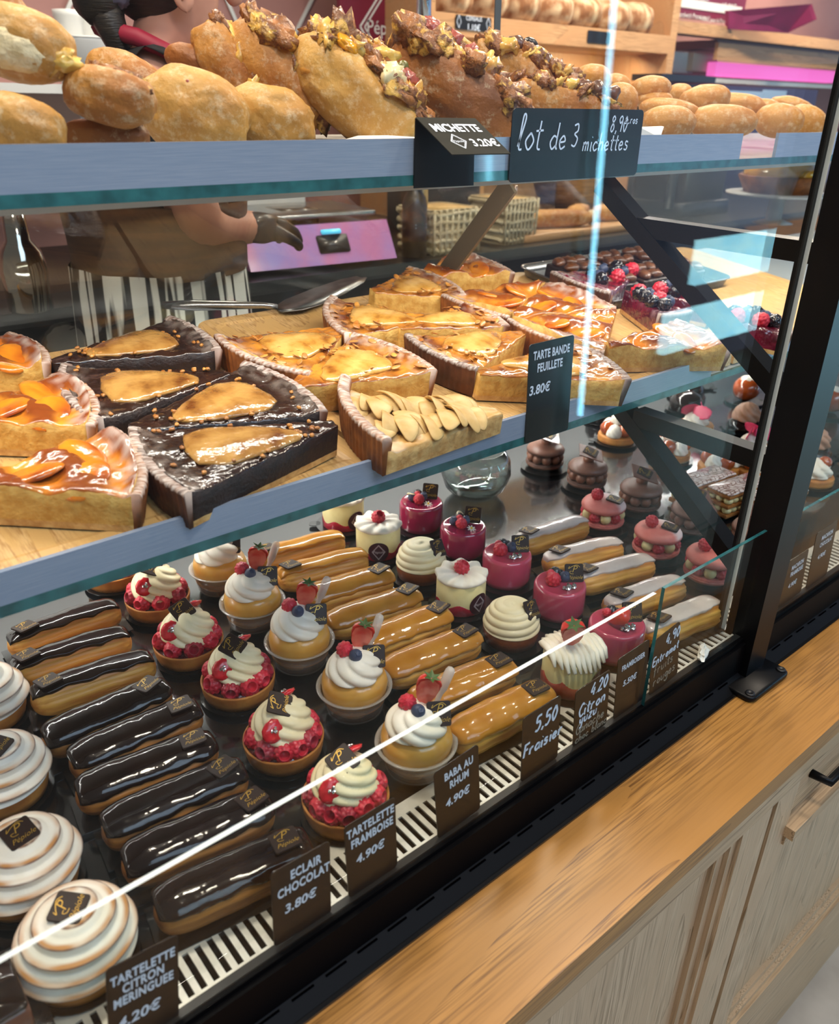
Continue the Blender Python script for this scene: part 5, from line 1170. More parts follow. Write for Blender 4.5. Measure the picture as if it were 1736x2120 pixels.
stand_card('handwritten card reading 4.20 Citron yuzu Ganache', .5400, .5950, .0745, .0765, YC, [('h', '4.20', .015, -.004, .018, .0024), ('h', 'Citron', .015, -.022, .000, .0024), ('h', 'yuzu', .013, -.020, -.010, .0022), ('f', 'Ganache', .012, -.025, -.022, .0016), ('f', 'choc blanc', .010, -.025, -.033, .0013)], True)
stand_card('dark card reading framboisier 5.50 euro', .6075, .6615, .0830, .0850, YC, [('p', 'FRAMBOISIER', .0088, .0, .024), ('n', '5.50€', .0098, -.004, .002)])
stand_card('handwritten card reading 4,90 Entremet fruits rouges, beside the post', .6695, .7225, .0770, .0840, YC, [('h', '4,90', .014, .000, .020, .0022), ('h', 'Entremet', .0115, -.024, .003, .0020), ('f', 'fruits', .013, -.022, -.011, .0015), ('f', 'rouges', .013, -.022, -.027, .0015)], True)
stand_card('dark card reading macaron framboise, first one past the black post', .9600, 1.0200, .0700, .0730, YC, [('p', 'MACARON', .0085, .004, .020), ('p', 'FRAMBOISE', .0085, .004, .010), ('n', '4.90€', .0090, -.002, -.008)])
stand_card('dark card reading macaron chocolat, second one past the black post', 1.0350, 1.0950, .0900, .0920, YC, [('p', 'MACARON', .0085, .004, .030), ('p', 'CHOCOLAT', .0085, .004, .019), ('n', '4.90€', .0090, -.002, 0)])
# card on the lower shelf rail
stand_card('tall dark card reading tarte bande feuillete 3.80 euro on the lower rail', .664, .740, .3625, .3625, SY1 - .0055, [('p', 'TARTE BANDE', .0125, .0, .044), ('p', 'FEUILLETE', .0125, -.002, .029), ('n', '3.80€', .0145, -.018, .004)], group='cards on the shelf rails', zb=.2455)
# cards on the upper shelf rail
Y2 = SY2 - .0060
t = thing('price_card', 'bent card reading michette 3.20 euro, olive flap over a dark holder', 'price card', at(918, 386, Y2), group='cards on the shelf rails')
a, b, c, d = [at(*p, Y2) for p in ((860, 245), (983, 247), (980, 384), (857, 390))]; o = t.location
mk('card_holder', loft([[tuple(p - o + Vector((0, e, 0))) for p in (a, b, c, d)] for e in (0, .0012)]), CARDM, t, smooth=False)
f_ = at(935, 322, Y2 - .050); e_ = f_ + (b - a)
fl = loft([[tuple(p - o + Vector((0, 0, q))) for p in (a, b, e_, f_)] for q in (0, .0010)])
fo = mk('olive_flap', fl, mat('olive_plastic', '#2A281F', '#24221A', 10, 0.7, stretch=(1, 8, 8), spec=.08), t, smooth=False); fo['label'] = 'olive grey bent flap'
ex = (b - a); ey = (a - f_)
wv, hv = ex.length, ey.length; xd = ex.normalized(); nd = xd.cross(ey).normalized(); ydir = ey.normalized(); cc = (a + b + e_ + f_) / 4
Mf = Matrix((xd, ydir, nd)).transposed().to_4x4(); Mf.translation = cc - o + nd * .0012
if nd.z < 0: Mf.translation = cc - o - nd * .0012
ar = merge(xf(text('MICHETTE', .0170, .030, .0, 3, .80), T(-.001, .012, 0)), xf(text('3.20€', .0165, .018, .05, 3, .95), T(.018, -.012, 0)),
           xf(merge(diamond(.0100, .0115, .0007), diamond(.0086, .0098, .0005), text('Pépiole', .0048, 0, .1)), T(-.015, -.009, 0)))
mk('lettering', xf(ar, Mf), INK, t, smooth=False)
A, B, C_ = at(1058, 224, Y2), at(1330, 230, Y2), at(1048, 380, Y2); B2 = at(1318, 362, Y2)
t = thing('price_card', 'wide handwritten card reading lot de 3 michettes 8,90', 'price card', C_.lerp(B2, .5), group='cards on the shelf rails')
wv = (B - A).length; hv = (A - C_).length; t.rotation_euler = (PI / 2, 0, 0)
mk('card_plate', xf(plate(wv, hv, .0012, .006), T(0, hv / 2, 0)), CARDM, t, smooth=False)
mk('lettering', xf(merge(script('lot', .034, .0021, -.107, hv / 2 - .004, .15, .52), script('de', .027, .0020, -.054, hv / 2 - .004), script('3', .024, .0019, -.017, hv / 2 - .002), script('michettes', .0190, .0018, .004, hv / 2 - .007),
    script('8,90', .017, .0017, .052, hv / 2 + .013), script('euros', .0095, .0013, .078, hv / 2 + .022)), T(0, 0, .0010)), CHALK, t, smooth=False)
# paper scrap lying on the ledge by the post
t = thing('paper_scrap', 'crumpled white paper scrap on the ledge beside the black post', 'paper', (.785, .388, .0028))
mk('scrap', blob(.018, .006, .006, 4, .5, 3, 1, 14, 8), MATS['white_paper'], t, T(0, 0, .006, rz=.5), smooth=False)
# ================================================================ behind the case
WOODB = wood('shelving_wood', '#B98A5C', '#C59A6C', '#8A6038', 'X', 7, 0.5, 0.1, .5)
WOODV = wood('shelving_back', '#C99A68', '#D2A878', '#A5784A', 'Z', 9, 0.5, 0.05, .5)
BURG = mat('burgundy', '#7A1230', '#6E0F2A', 6, 0.35, coat=0.2)
WHT = mat('white_plastic', '#DCDCD8', rough=0.35)
NEARB = mat('near_black', '#0E0D0E', rough=0.35, coat=0.3)
def bx(name, par, p0, p1, Y, dy, mt, **kw):
    """box whose front face spans the two photo points at depth Y"""
    a, b = at(*p0, Y), at(*p1, Y); o = par.location
    return mk(name, box(min(a.x, b.x) - o.x, max(a.x, b.x) - o.x, Y - o.y, Y + dy - o.y, min(a.z, b.z) - o.z, max(a.z, b.z) - o.z), mt, par, smooth=False, **kw)
for i, (p, q) in enumerate((((148, 0), (122, 60)), ((478, 20), (500, 70)), ((610, 70), (640, 10)))):
    a, b = at(*p, 2.99), at(*q, 2.99); e = (b - a) * 2.2
    o = mk('trim_%d' % (i + 1), bar(a - e, a + e, .012, .006), WHT, smooth=False); o['kind'] = 'structure'
# rear work counter
ZW = 0.235
t = thing('work_counter', 'black work counter behind the case carrying scale, baskets and breads', 'counter', (1.8, 2.0, ZF))
pt('counter_slab', box(.3, 5.5, 1.66, 2.42, ZW - .03, ZW), NEARB, t); pt('cabinet_front', box(.32, 5.5, 1.69, 2.40, ZF, ZW - .03), mat('cabinet_dark', '#1B1614', rough=.5), t)
# oak bread shelving on the rear wall
YS = 2.50
L0, L1 = at(893, 24, YS), at(1378, 62, YS)
t = thing('bread_shelving', 'oak bread shelving on the rear wall with loaves on its ledge', 'shelving', (2.8, YS, .8))
zt_, zb_ = at(893, 24, YS).z, at(893, 72, YS).z; xr = at(1378, 80, YS).x; xl = at(893, 40, YS).x
pt('shelf_board', box(xl, xr, YS, YS + .34, zb_, zt_ - .02), WOODB, t); pt('ledge_front', box(xl, xr, YS - .02, YS, zb_, zt_), WOODB, t)
pt('back_panel', box(xl, xr, YS + .34, YS + .37, .20, 1.9), WOODV, t)
pt('side_panel', box(xr, xr + .05, YS - .02, YS + .37, .20, 1.9), WOODB, t); pt('side_panel', box(xl - .05, xl, YS - .02, YS + .37, .2, 1.9), WOODB, t)
for i, x in enumerate(range(7)):
    f_ = (i + .35) / 7; x = xl + .06 + (xr - xl - .1) * f_
    l = thing('floury_loaf', 'scored floury loaf on the oak shelving, %s counted from the steel pole' % ordinal(i), 'bread', (x, YS + .10, zt_ - .02), .3 + .5 * math.sin(i * 3), 'loaves on the oak shelving')
    mk('loaf_body', xf(blob(.085, .125, .072, 60 + i, .06, 2, .85, 28, 18), T(0, 0, .074)), mat('floury_crust', '#C9AE8A', '#8A5A30', 12, 0.7, bump=0.5, bscale=80, c3='#5E3A1E', lo=.42, hi=.6, stretch=(2.2, 1, 1)), l)
    for q in range(3): mk('score_cut', xf(blob(.060, .008, .006, q, .2, 3), T(.01, -.06 + .055 * q, .126 - .012 * abs(q - 1), rz=.5)), mat('loaf_scar', '#7A4E28', rough=.7), l)
for i, (p0, p1, s1, s2) in enumerate((((944, 30), (1016, 66), 'SEIGLE', '1.10€'), ((1218, 62), (1262, 92), '', ''))):
    a, b = at(*p0, YS - .025), at(*p1, YS - .025)
    c = thing('shelf_tag', 'small black price tag ' + ('hung on the oak ledge beside the steel pole' if i == 0 else 'hung on the oak ledge near the light streak'), 'price tag', ((a.x + b.x) / 2, YS - .0225, (a.z + b.z) / 2), rx=PI / 2, group='tags on the oak ledge')
    mk('tag_plate', plate(b.x - a.x, abs(a.z - b.z), .003, .006), NEARB, c, smooth=False)
    if i == 0: mk('lettering', merge(xf(text('1.10€', .028, .01), T(0, -.014, .002)), *[xf(diamond(.010, .020, .002), T(q * .072, .002, .002)) for q in (-1, 1)], xf(text('CEREALE', .020, .0), T(0, .014, .002))), INK, c, smooth=False)
area('shelving_lamp', ((xl + xr) / 2, YS + .12, zb_ - .012), (xr - xl) * .9, .02, 7, (1.0, .82, .6), (math.radians(18), 0, 0))
# burgundy sign with diamond
a, b = at(702, -60, 2.7), at(862, 108, 2.7)
t = thing('wall_sign', 'burgundy hanging panel with white double diamond emblem beside the steel pole', 'sign', ((a.x + b.x) / 2, 2.7, (a.z + b.z) / 2), rx=PI / 2)
mk('sign_panel', box(-(b.x - a.x) / 2, (b.x - a.x) / 2, -.35, .3, -.02, 0), BURG, t, smooth=False)
mk('emblem', xf(merge(diamond(.12, .14, .007), diamond(.10, .118, .006), text('Pépiole', .062, .0)), T(.03, -.045, .002)), WHT, t, smooth=False)
a = at(876, 96, 1.75)
t = thing('steel_pole', 'shiny vertical steel pole behind the stuffed breads', 'pole', (a.x, 1.75, ZW)); mk('tube', lathe([(.018, 0), (.018, 1.4)], 24), mat('chrome_pole', '#B8C4D0', rough=.12, metal=1), t)
mk('foot_ring', lathe([(.034, 0), (.034, .008), (.018, .012)], 24), MATS['chrome_pole'], t)
a, b = at(1008, -60, 1.15), at(1026, 98, 1.15)
t = thing('bread_knife', 'grey blade hanging point down before the oak shelving', 'knife', (b.x, 1.15, b.z))
mk('knife_blade', xf(prism([(-.006, .012), (-.003, .002), (.002, 0), (.006, .004), (.008, .014), (.004, .30), (-.012, .30)], -.001, .001), T(rx=PI / 2)), mat('blade_grey', '#5E5E5C', rough=.4, metal=.5), t, smooth=False)
mk('knife_handle', xf(plate(.020, .10, .014, .006, .002), T(-.004, 0, .35, rx=PI / 2)), NEARB, t)
# right hand wall: menu boards, beam, pink lit panel, machine
t = thing('menu_board', 'burgundy menu board with white price lines above the oak beam', 'menu board', at(1450, 10, 2.6))
bx('board_panel', t, (1392, -80), (1536, 52), 2.6, .02, BURG)
o = t.location
for s_, px_, py_, sz in (('12.90€', 1450, 6, .045), ('15.90€', 1508, 16, .045), ('Sandwich Premium', 1432, 33, .030), ('+ 1,00€ pour le Premium', 1480, 42, .026)):
    a = at(px_, py_, 2.597); g = xf(text(s_, sz, .0), Matrix.Translation(a - o) @ Matrix.Rotation(PI / 2, 4, 'X')); mk('lettering', g, WHT, t, smooth=False)
a = bx('price_rule', t, (1392, 12), (1536, 15), 2.596, .003, WHT)
t = thing('awning', 'burgundy fabric awning sloping beside the menu board', 'awning', at(1600, 60, 2.55)); o = t.location
P = [at(*p, Y) for p, Y in (((1508, 22), 2.55), ((1680, 8), 2.35), ((1690, 40), 2.30), ((1630, 68), 2.45), ((1508, 60), 2.55))]
mk('cloth', loft([[tuple(p - o) for p in P], [tuple(p - o + Vector((0, .02, 0))) for p in P]]), mat('awning_cloth', '#8A1E4E', '#761840', 10, .5), t, smooth=False)
t = thing('oak_beam', 'oak beam running under the menu board towards the black post', 'beam', at(1560, 90, 2.56))
bx('beam_body', t, (1386, 66), (1900, 104), 2.56, .10, WOODB)
t = thing('rear_cabinet', 'brown wall cabinet above the pink lit panel', 'cabinet', at(1600, 110, 2.62)); bx('cabinet_face', t, (1482, 100), (1900, 126), 2.62, .3, mat('brown_lacquer', '#6E4238', rough=.4), ); bx('cabinet_trim', t, (1482, 124), (1900, 130), 2.60, .02, WOODB)
t = thing('lit_panel', 'bright pink backlit panel above the espresso machine', 'light panel', at(1600, 150, 2.66)); bx('panel_face', t, (1483, 128), (1724, 172), 2.66, .05, mat('pink_light', '#F06AC0', rough=.4, emit=.85)); bx('panel_frame', t, (1480, 171), (1726, 176), 2.65, .06, WHT)
t = thing('espresso_machine', 'black purple espresso machine below the pink lit panel', 'machine', at(1560, 200, 2.3))
bx('body', t, (1478, 176), (1640, 438), 2.3, .15, mat('aubergine', '#2A1436', rough=.25, coat=.4)); bx('cup_rail', t, (1370, 152), (1480, 172), 2.25, .15, NEARB)
bx('screen', t, (1484, 186), (1575, 222), 2.29, .01, mat('steel_blue', '#8FA6BE', rough=.3)); bx('screen', t, (1582, 186), (1622, 222), 2.29, .01, MATS['steel_blue']); bx('side_body', t, (1372, 172), (1478, 430), 2.32, .12, NEARB)
t = thing('grey_box', 'pale grey carton standing under the oak beam', 'box', at(1440, 130, 2.7)); bx('carton', t, (1372, 104), (1432, 152), 2.75, .2, mat('pale_grey', '#C6C8CC', rough=.6)); bx('carton_flap', t, (1436, 108), (1482, 150), 2.72, .2, mat('beige_card', '#B9AC98', rough=.6))
t = thing('coffee_grinder', 'dark bronze machine column standing on the work counter behind the bracket', 'machine', (at(1425, 400, 1.9).x, 1.95, ZW))
x_ = t.location.x
mk('column', plate(.30, .24, .40, .03, .004), mat('bronze', '#5A4838', '#463628', 6, .3, metal=.5), t, T(0, 0, .20)); mk('base', plate(.34, .28, .05, .03, .004), NEARB, t, T(0, 0, .025)); mk('side_tube', lathe([(.016, 0), (.016, .40)], 16), STEEL, t, T(-.18, -.09, .03)); mk('knob', lathe([(.02, 0), (.02, .03), (.016, .034)], 16), NEARB, t, T(-.06, -.125, .30, rx=PI / 2))
# scale
c = at(640, 500, 1.80)
t = thing('shop_scale', 'silver shop scale with pink purple display front on the work counter', 'scale', (c.x, 1.86, ZW), rz=-.10)
mk('body', box(-.20, .20, -.12, .16, .012, .085), mat('scale_grey', '#4A4C52', rough=.3, coat=.3), t, smooth=False)
mk('display_panel', loft([[(x, -.165, .012), (x, -.115, .100), (x, -.10, .100), (x, -.10, .012)] for x in (-.20, .20)]), mat('display_violet', '#9A86C8', '#C07AA8', 5, .15, coat=.8, stretch=(2, 1, 1)), t, smooth=False)
mk('keypad', xf(plate(.085, .045, .003, .005), T(.03, -.142, .056, rx=math.radians(60))), NEARB, t); mk('key_glow', xf(plate(.055, .012, .002, .004), T(.03, -.131, .083, rx=math.radians(60))), mat('cyan_display', '#58C8F0', rough=.3, emit=.6), t)
mk('platter', merge(plate(.36, .26, .010, .02, .002)), STEEL, t, T(0, .02, .118)); mk('platter_stem', box(-.05, .05, -.03, .07, .085, .124), NEARB, t); mk('rear_head', box(-.16, .10, .14, .18, .085, .26), WHT, t, smooth=False)
for q in range(6): mk('key', plate(.010, .010, .004, .003), WHT, t, T(.005 + .025 * (q % 3), -.1455 + .010 * (q // 3), .048 + .018 * (q // 3), rx=math.radians(60)))
# wicker baskets
def weave(nm, c1, c2):
    m_ = mat(nm, c1, c2, 9, .7, bump=1, bscale=40, stretch=(2, 2, 14)); return m_
WK = weave('wicker_white', '#D2C4A4', '#A89674'); WKB = weave('wicker_brown', '#A87840', '#7A5224')
def basket(label, px_, py_, w_, h_, d_, Y):
    c = at(px_, py_, Y); t = thing('wicker_basket', label, 'basket', (c.x, Y, ZW), group='wicker baskets on the work counter')
    rings = []
    for z, s in ((0, .94), (h_ * .98, 1.0), (h_, 1.02), (h_, .95), (.01, .88)):
        rings.append([(x * s, y * s, z) for x, y in rrect(w_, d_, .02)])
    mk('basket_wall', loft(rings), WK, t, smooth=False)
    g = []
    for k in range(5):
        z = h_ * (k + .5) / 5; s = .945 + .06 * z / h_; P = [(x * s, y * s, z + .004 * math.sin(i * 1.9 + k * PI)) for i, (x, y) in enumerate(rrect(w_ + .004, d_ + .004, .02, 8))]
        g.append(tube(P + [P[0]], .0055, 6))
    for x_ in [(-w_ / 2 + w_ * q / 8) for q in range(9)]: g.append(tube([(x_ * .96, -d_ / 2 * .96 - .003, 0), (x_, -d_ / 2 - .004, h_)], .004, 5))
    mk('wicker_strands', merge(*g), WK, t)
    mk('paper_lining', plate(w_ * .9, d_ * .9, .02, .02), mat('kraft_paper', '#C9A468', rough=.7), t, T(0, 0, h_ * .9))
basket('pale wicker basket beside the black bottle', 905, 500, .17, .115, .16, 1.78)
basket('pale wicker basket behind the grey strut, next to the baguettes', 1035, 490, .13, .125, .16, 1.80)
c = at(868, 450, 1.7); t = thing('black_bottle', 'black bottle with small white print between scale and basket', 'bottle', (c.x, 1.72, ZW))
mk('bottle_body', lathe([(.030, 0), (.033, .004), (.033, .13), (.028, .15), (.012, .175), (.012, .215), (1e-4, .216)], 28), NEARB, t); mk('print', onto(merge(*[ribbon([(-.02, y), (.02, y)], .003) for y in (0, -.008)]), .0336, .085, -PI / 2), INK, t, smooth=False); mk('neck_ring', lathe([(.0125, .19), (.0145, .192), (.0145, .200), (.0125, .202)], 20), STEEL, t)
c = at(72, 490, 1.55); t = thing('steel_shaker', 'shiny steel shaker bottle at the back beside the shop assistant', 'shaker', (c.x, 1.66, ZW))
mk('shaker_body', lathe([(.034, 0), (.040, .006), (.042, .08), (.036, .11), (.022, .13), (.020, .19), (1e-4, .195)], 32), mat('shiny_steel', '#B8B4AC', rough=.08, metal=1), t); mk('shaker_lid', lathe([(.022, .185), (.024, .19), (.020, .23), (1e-4, .232)], 24), MATS['shiny_steel'], t)
# breads on a board, bowl, clear box
c = at(1190, 478, 1.78); t = thing('bread_board', 'wooden board under the cut baguettes on the work counter', 'board', (c.x, 1.86, ZW)); mk('slab', plate(.62, .30, .022, .02, .003), WOODB, t, T(0, 0, .011))
BZ = ZW + .022
for i, (px_, L_, rz, lb) in enumerate(((1130, .34, -.35, 'long cut baguette lying across the wooden board'), (1215, .20, .5, 'bent crusty bread on the board before the bread basket'), (1262, .16, -.2, 'short pale bread piece at the board edge by the bracket'), (1105, .14, .9, 'baguette end leaning behind the long baguette'))):
    c = at(px_, 465, 1.80); b = thing('baguette', lb, 'bread', (c.x, 1.80 + .045 * (i % 2), BZ + .026), rz, 'breads on the wooden board')
    mk('baguette_body', blob(L_ / 2, .034, .028, 80 + i, .07, 2, .8, 28, 16), BRD, b)
    if i in (0, 3): mk('cut_end', xf(disc(.024, 0, .004, 20), T(L_ / 2 * .93, 0, 0, ry=PI / 2)), CRUMB, b)
c = at(1218, 412, 2.05); t = thing('bread_basket', 'brown wicker bowl heaped with sandwiches behind the baguettes', 'basket', (c.x, 2.14, ZW))
mk('bowl_wicker', lathe([(.09, 0), (.13, .07), (.155, .15), (.160, .155), (.150, .155), (.12, .07), (1e-4, .02)], 48, lambda t, i, r, z: (r * (1 + .012 * math.cos(24 * t + i * PI)), z)), WKB, t)
for q in range(9): mk('salad_leaf', blob(.045, .030, .018, q, .35, 3, 1, 12, 8), mat('salad_%d' % (q % 3), ('#8E9A4A', '#D8C890', '#A89050')[q % 3], rough=.5), t, T(.09 * math.cos(q * 2.4) * (q % 3 + 1) / 3, .09 * math.sin(q * 2.4) * (q % 3 + 1) / 3, .16 + .01 * (q % 2), rz=q))
c = at(1110, 425, 2.0); t = thing('clear_box', 'clear plastic food box with lid behind the baguettes', 'box', (c.x, 2.08, ZW))
mk('box_walls', plate(.22, .16, .13, .02, .003), glass('box_plastic', (.80, .82, .84), 1.6, .08), t, T(0, 0, .068)); mk('box_lid', plate(.235, .175, .012, .02, .003), mat('box_lid', '#AEB4B8', rough=.3, alpha=.6), t, T(0, 0, .140)); mk('box_filling', blob(.085, .055, .03, 2, .3, 4), mat('salad_red', '#7A3A30', '#B89A70', 30, .6), t, T(0, 0, .036))
c = at(940, 420, 2.0); t = thing('black_crate', 'dark plastic crate behind the wicker basket', 'crate', (c.x, 2.1, ZW)); mk('crate_body', plate(.26, .18, .15, .02, .004), mat('crate_dark', '#3A3630', rough=.5), t, T(0, 0, .076)); mk('crate_rim', plate(.275, .195, .012, .02, .003), mat('crate_rim', '#6A665E', rough=.35), t, T(0, 0, .150))
# white cups on a high shelf
c = at(180, 130, 2.3)
t = thing('wall_shelf', 'white wall shelf holding paper cups behind the shop assistant', 'shelf', (c.x, 2.85, c.z - .05)); mk('board', box(-.25, .25, -.65, .14, -.02, 0), WHT, t, smooth=False); mk('wall_bracket', box(-.02, .02, -.5, .14, -.10, -.02), WHT, t, smooth=False)
zc_ = c.z - .05
for i, (px_, h_) in enumerate(((152, .16), (193, .155), (172, .10))):
    a = at(px_, 100, 2.3 if i < 2 else 2.22); b = thing('paper_cup', ('white stacked paper cups by the torn roll', 'white stacked paper cups beside the hair bun', 'wide white tub before the paper cups')[i], 'cup', (a.x, a.y, zc_), group='white cups')
    mk('cup_wall', lathe([(.026, 0), (.034, h_ * .9), (.036, h_ * .92), (.036, h_), (.030, h_), (1e-4, h_ * .97)] if i < 2 else [(.06, 0), (.07, h_ * .9), (.073, h_), (.066, h_), (1e-4, h_ * .9)], 32), WHT, b)
    mk('rim', lathe([(.0365, h_ * .55), (.0375, h_ * .57), (.0365, h_ * .60)] if i < 2 else [(.0725, h_ * .96), (.075, h_ * .98), (.0725, h_)], 32, None, False, False), WHT, b)
# ---------------------------------------------------------------- shop assistant
SKIN = mat('skin', '#C9937C', '#BD856F', 20, .5, sss=.0); SHIRT = mat('black_shirt', '#0C0E10', rough=.8); HAIR = mat('dark_hair', '#1C1713', '#2C241C', 30, .4, bump=.6, bscale=60, stretch=(1, 1, 8))
def skinned(name, pts, edges, par, mt, sub=2):
    d = bpy.data.meshes.new(name); d.from_pydata([p[:3] for p in pts], edges, []); d.materials.append(mt)
    o = bpy.data.objects.new(name, d); COL.objects.link(o); o.parent = par
    sk = o.modifiers.new('skin', 'SKIN'); sk.use_smooth_shade = True; ss = o.modifiers.new('sub', 'SUBSURF'); ss.levels = sub; ss.render_levels = sub
    lay = d.skin_vertices[0] if d.skin_vertices else None
    if lay is None:
        bpy.context.view_layer.objects.active = o; lay = d.skin_vertices[0]
    for i, p in enumerate(pts):
        r = p[3]; lay.data[i].radius = r if isinstance(r, tuple) else (r, r); lay.data[i].use_root = (i == 0)
    return o
Fd = Vector((.97, -.24, 0)).normalized(); Sd = Vector((-.24, -.97, 0)).normalized()   # facing, and her side nearer the case
N0 = at(318, 150, 1.44); PO = Vector((N0.x, N0.y, ZF))
t = thing('person', 'shop assistant with dark hair bun, black shirt and striped apron, reaching to the scale', 'person', PO)
def P_(f_, s_, z, r): v = Fd * f_ + Sd * s_; return (v.x, v.y, z - ZF, r)
nz_ = N0.z
el = at(405, 470, 1.27); hd = at(535, 470, 1.40); wr = el.lerp(hd, .80)
rel = lambda v, r: (v.x - PO.x, v.y - PO.y, v.z - PO.z, r)
pts = [P_(-.04, 0, .02, (.15, .12)), P_(-.03, 0, .22, (.13, .10)), P_(-.02, 0, nz_ - .20, (.15, .11)), P_(-.01, 0, nz_ - .05, (.10, .08)), P_(.005, 0, nz_ + .03, .052), P_(.03, 0, nz_ + .06, .056), P_(.060, 0, nz_ + .085, .062), P_(.05, 0, nz_ + .155, .084), P_(.03, 0, nz_ + .225, .072),
       P_(-.01, .17, nz_ - .07, .056), rel(el, .044), rel(wr, .030), rel(hd, .030), P_(-.01, -.17, nz_ - .07, .056), P_(.02, -.24, nz_ - .32, .042), P_(.08, -.25, nz_ - .56, .030), P_(.10, -.25, nz_ - .66, .026),
       P_(-.04, .09, -.08, .095), P_(-.03, .09, -.46, .06), P_(-.04, .09, ZF + .07, .042), P_(.07, .10, ZF + .035, .034), P_(-.04, -.09, -.08, .095), P_(-.03, -.09, -.46, .06), P_(-.04, -.09, ZF + .07, .042), P_(.07, -.10, ZF + .035, .034)]
ed = [(0, 1), (1, 2), (2, 3), (3, 4), (4, 5), (5, 6), (6, 7), (7, 8), (3, 9), (9, 10), (10, 11), (11, 12), (3, 13), (13, 14), (14, 15), (15, 16), (0, 17), (17, 18), (18, 19), (19, 20), (0, 21), (21, 22), (22, 23), (23, 24)]
skinned('body', pts, ed, t, SKIN)
sh = [P_(-.04, 0, .10, (.165, .135)), P_(-.03, 0, .24, (.15, .12)), P_(-.02, 0, nz_ - .20, (.172, .132)), P_(-.01, 0, nz_ - .06, (.125, .10)), P_(-.025, 0, nz_ + .012, (.082, .078)), P_(-.01, .175, nz_ - .075, .074), rel(Vector((PO.x, PO.y, 0)) + Fd * .02 + Sd * .20 + Vector((0, 0, nz_ - .19)), .064), P_(-.01, -.175, nz_ - .075, .074), P_(.01, -.22, nz_ - .22, .062), P_(-.075, .0, nz_ - .005, .070), P_(-.03, -.10, nz_ - .035, .062), P_(-.03, .10, nz_ - .035, .062)]
skinned('shirt', sh, [(0, 1), (1, 2), (2, 3), (3, 4), (3, 5), (5, 6), (3, 7), (7, 8), (3, 9), (3, 10), (3, 11)], t, SHIRT)
tr = [P_(-.04, 0, .08, (.165, .13)), P_(-.04, .09, -.09, .108), P_(-.03, .09, -.46, .075), P_(-.04, .09, ZF + .10, .062), P_(-.04, -.09, -.09, .108), P_(-.03, -.09, -.46, .075), P_(-.04, -.09, ZF + .10, .062)]
skinned('trousers', tr, [(0, 1), (1, 2), (2, 3), (0, 4), (4, 5), (5, 6)], t, mat('dark_trousers', '#15161A', rough=.8))
R_ = Matrix((Fd, -Sd, Vector((0, 0, 1)))).transposed().to_4x4()   # local x forward, y to her far side
def onbody(g, f_, s_, z): v = Fd * f_ + Sd * s_; return xf(g, Matrix.Translation((v.x, v.y, z - ZF)) @ R_)
sa = mat('striped_cloth', '#D8D4CC', '#1E1C1E', 6, .8, stretch=(11, 11, .4), lo=.47, hi=.53, detail=1)
ring = lambda rx_, ry_, z, wv: [((rx_ + .008 * wv * math.sin(i * 1.05)) * math.cos(2 * PI * i / 60), (ry_ + .008 * wv * math.sin(i * 1.05)) * math.sin(2 * PI * i / 60), z) for i in range(60)]
mk('apron_skirt', onbody(loft([ring(.175, .215, -.35, 1.4), ring(.17, .205, -.05, 1.0), ring(.158, .192, .15, .8), ring(.150, .182, .345, .5)], False, False), -.03, 0, 0), sa, t)
mk('apron_bib', onbody(loft([ring(.150, .180, .335, 0), ring(.152, .182, .39, 0), ring(.158, .192, .45, 0)], False, False), -.025, 0, 0), mat('brown_apron', '#5E4028', '#463020', 10, .7, stretch=(1, 1, 12)), t)
mk('apron_strap', onbody(tube([(.115, -.05, -.06), (.05, -.075, .0), (-.03, -.070, .035), (-.075, 0, .05), (-.03, .07, .035), (.05, .075, .0), (.115, .05, -.06)], [.013] * 7, 8), .0, 0, nz_ + .01), mat('red_strap', '#8E1230', rough=.6), t)
# head details: hair, bun, ear, nose, eyes, mouth
hc = (.045, 0, nz_ + .155); nz_h = nz_ - .045
def hairf(d):
    r = Vector((.108 * d.x, .092 * d.y, .118 * d.z))
    if d.x > .35: r *= 1 - .75 * min(1, (d.x - .35) * 2.2) * (1 if d.z < .55 else .2)
    if d.z < -.55: r *= .9
    return r * (1 + .02 * nz(d, 6))
mk('hair', onbody(ball(1, 36, 24, hairf), hc[0] - .022, 0, hc[2] + .012), HAIR, t)
mk('hair_bun', onbody(blob(.040, .040, .046, 5, .10, 3), hc[0] - .118, .02, nz_h + .15), HAIR, t); mk('hair_tail', onbody(tube([(0, 0, .02), (-.01, -.01, -.03), (.005, -.012, -.075), (.02, -.01, -.10)], [.020, .026, .018, .004], 10), hc[0] - .100, .02, nz_h + .145), HAIR, t)
mk('scrunchie', onbody(blob(.024, .026, .028, 3, .25, 4), hc[0] - .095, .035, nz_h + .155), mat('grey_scrunchie', '#5A5668', rough=.8), t)
mk('ear', onbody(xf(merge(blob(.017, .007, .030, 2, .08), xf(tube([(.006 * math.cos(a), 0, .018 * math.sin(a)) for a in [q * .55 for q in range(9)]], .0035, 6), T(0, -.006, .004))), T(ry=-.2)), hc[0] - .004, .084, nz_h + .155), SKIN, t)
mk('nose', onbody(blob(.016, .012, .020, 1, .05), hc[0] + .098, 0, nz_h + .165), SKIN, t); mk('lips', onbody(blob(.010, .022, .008, 1, .05), hc[0] + .082, 0, nz_h + .115), mat('lips', '#A8564E', rough=.4), t)
for s_ in (-.032, .032): mk('eye', onbody(ball(.011, 12, 8), hc[0] + .078, s_, nz_h + .205), WHT, t)
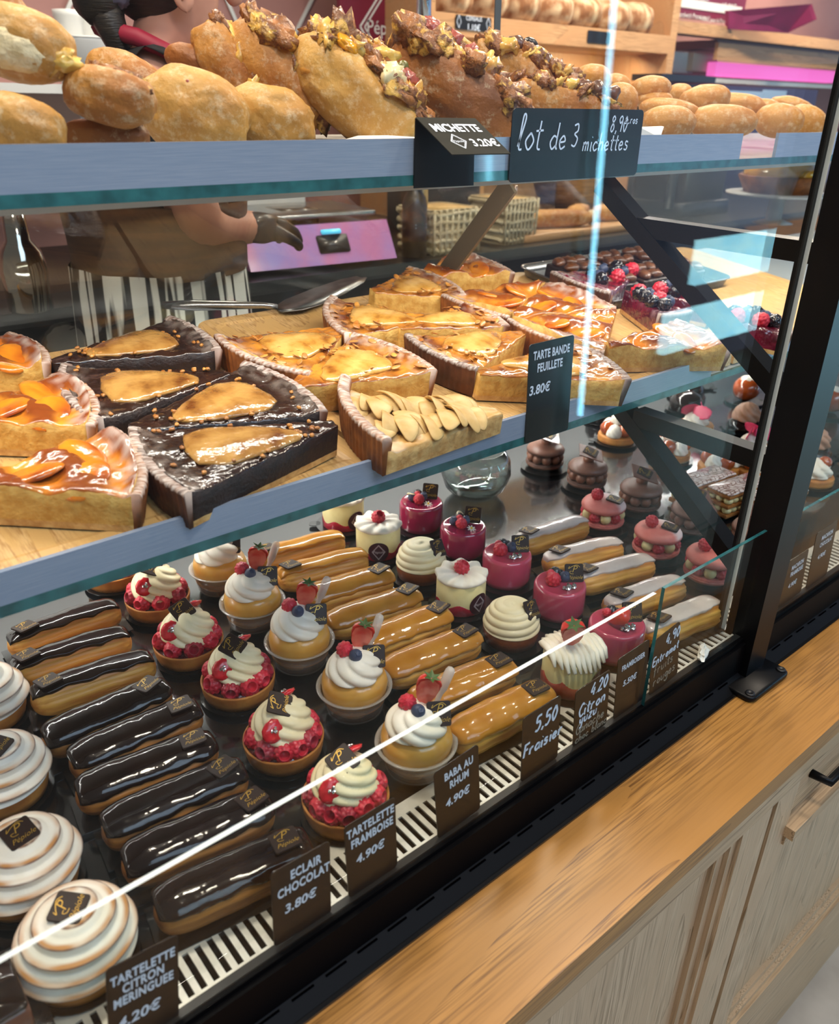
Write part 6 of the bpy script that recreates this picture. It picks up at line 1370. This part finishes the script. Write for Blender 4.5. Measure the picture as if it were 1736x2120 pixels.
# gloved hand on the scale: palm, four bent fingers and a thumb
hx = (hd - el).normalized(); hy = hx.cross(Vector((0, 0, 1))).normalized(); hz = hy.cross(hx)
def H_(a, b, c, r): v = hd + hx * a + hy * b + hz * c; return rel(v, r)
gp = [H_(-.085, 0, 0, .036), H_(-.03, 0, 0, (.034, .030)), H_(.02, 0, .004, (.040, .020)), H_(.055, 0, .004, (.040, .016))]; ge = [(0, 1), (1, 2), (2, 3)]
for k, (b, l) in enumerate(((.030, .066), (.011, .076), (-.010, .070), (-.030, .055))):
    i = len(gp); gp += [H_(.062, b, .002, .0105), H_(.062 + l * .5, b * 1.1, -.008, .0098), H_(.062 + l * .85, b * 1.1, -.030, .0088)]; ge += [(3, i), (i, i + 1), (i + 1, i + 2)]
i = len(gp); gp += [H_(.010, .046, -.012, .013), H_(.045, .058, -.026, .0105), H_(.070, .052, -.036, .0092)]; ge += [(1, i), (i, i + 1), (i + 1, i + 2)]
g_ = skinned('glove', gp, ge, t, mat('black_glove', '#17171A', rough=.38, coat=.2)); g_['label'] = 'black glove'
# ---------------------------------------------------------------- customer side, seen only as reflections in the front glass
def mirror(x, y, Y): p = at(x, y, Y); return Vector((p.x, 2 * .4053 - p.y, p.z))
a, b = mirror(1276, -60, 1.9), mirror(1200, 860, 1.9)
t = thing('light_column', 'slim vertical light strip behind the customer, mirrored in the case glass', 'lamp', (a.x, a.y, ZF))
mk('lamp_tube', bar(a - t.location, b - t.location, .014, .014), mat('tube_cyan', '#8CE0FF', rough=.4, emit=38), t, smooth=False); mk('lamp_stand', box(-.02, .02, -.06, -.03, 0, 2.0), BLK2, t, smooth=False)
for i, (p, q) in enumerate((((1452, 500), (1650, 548)), ((1384, 652), (1612, 668)))):  # glowing panels added out of view to lay pale patches in the glass
    a, b = mirror(*p, 2.4), mirror(*q, 2.4)
    o = mk('added_glow_panel_%d' % (i + 1), box(min(a.x, b.x), max(a.x, b.x), a.y - .04, a.y, min(a.z, b.z), max(a.z, b.z)), mat('pale_panel_glow', '#A8E6F2', '#8CD4EA', 6, .5, emit=19, stretch=(1, 1, 3)), smooth=False); o['kind'] = 'structure'
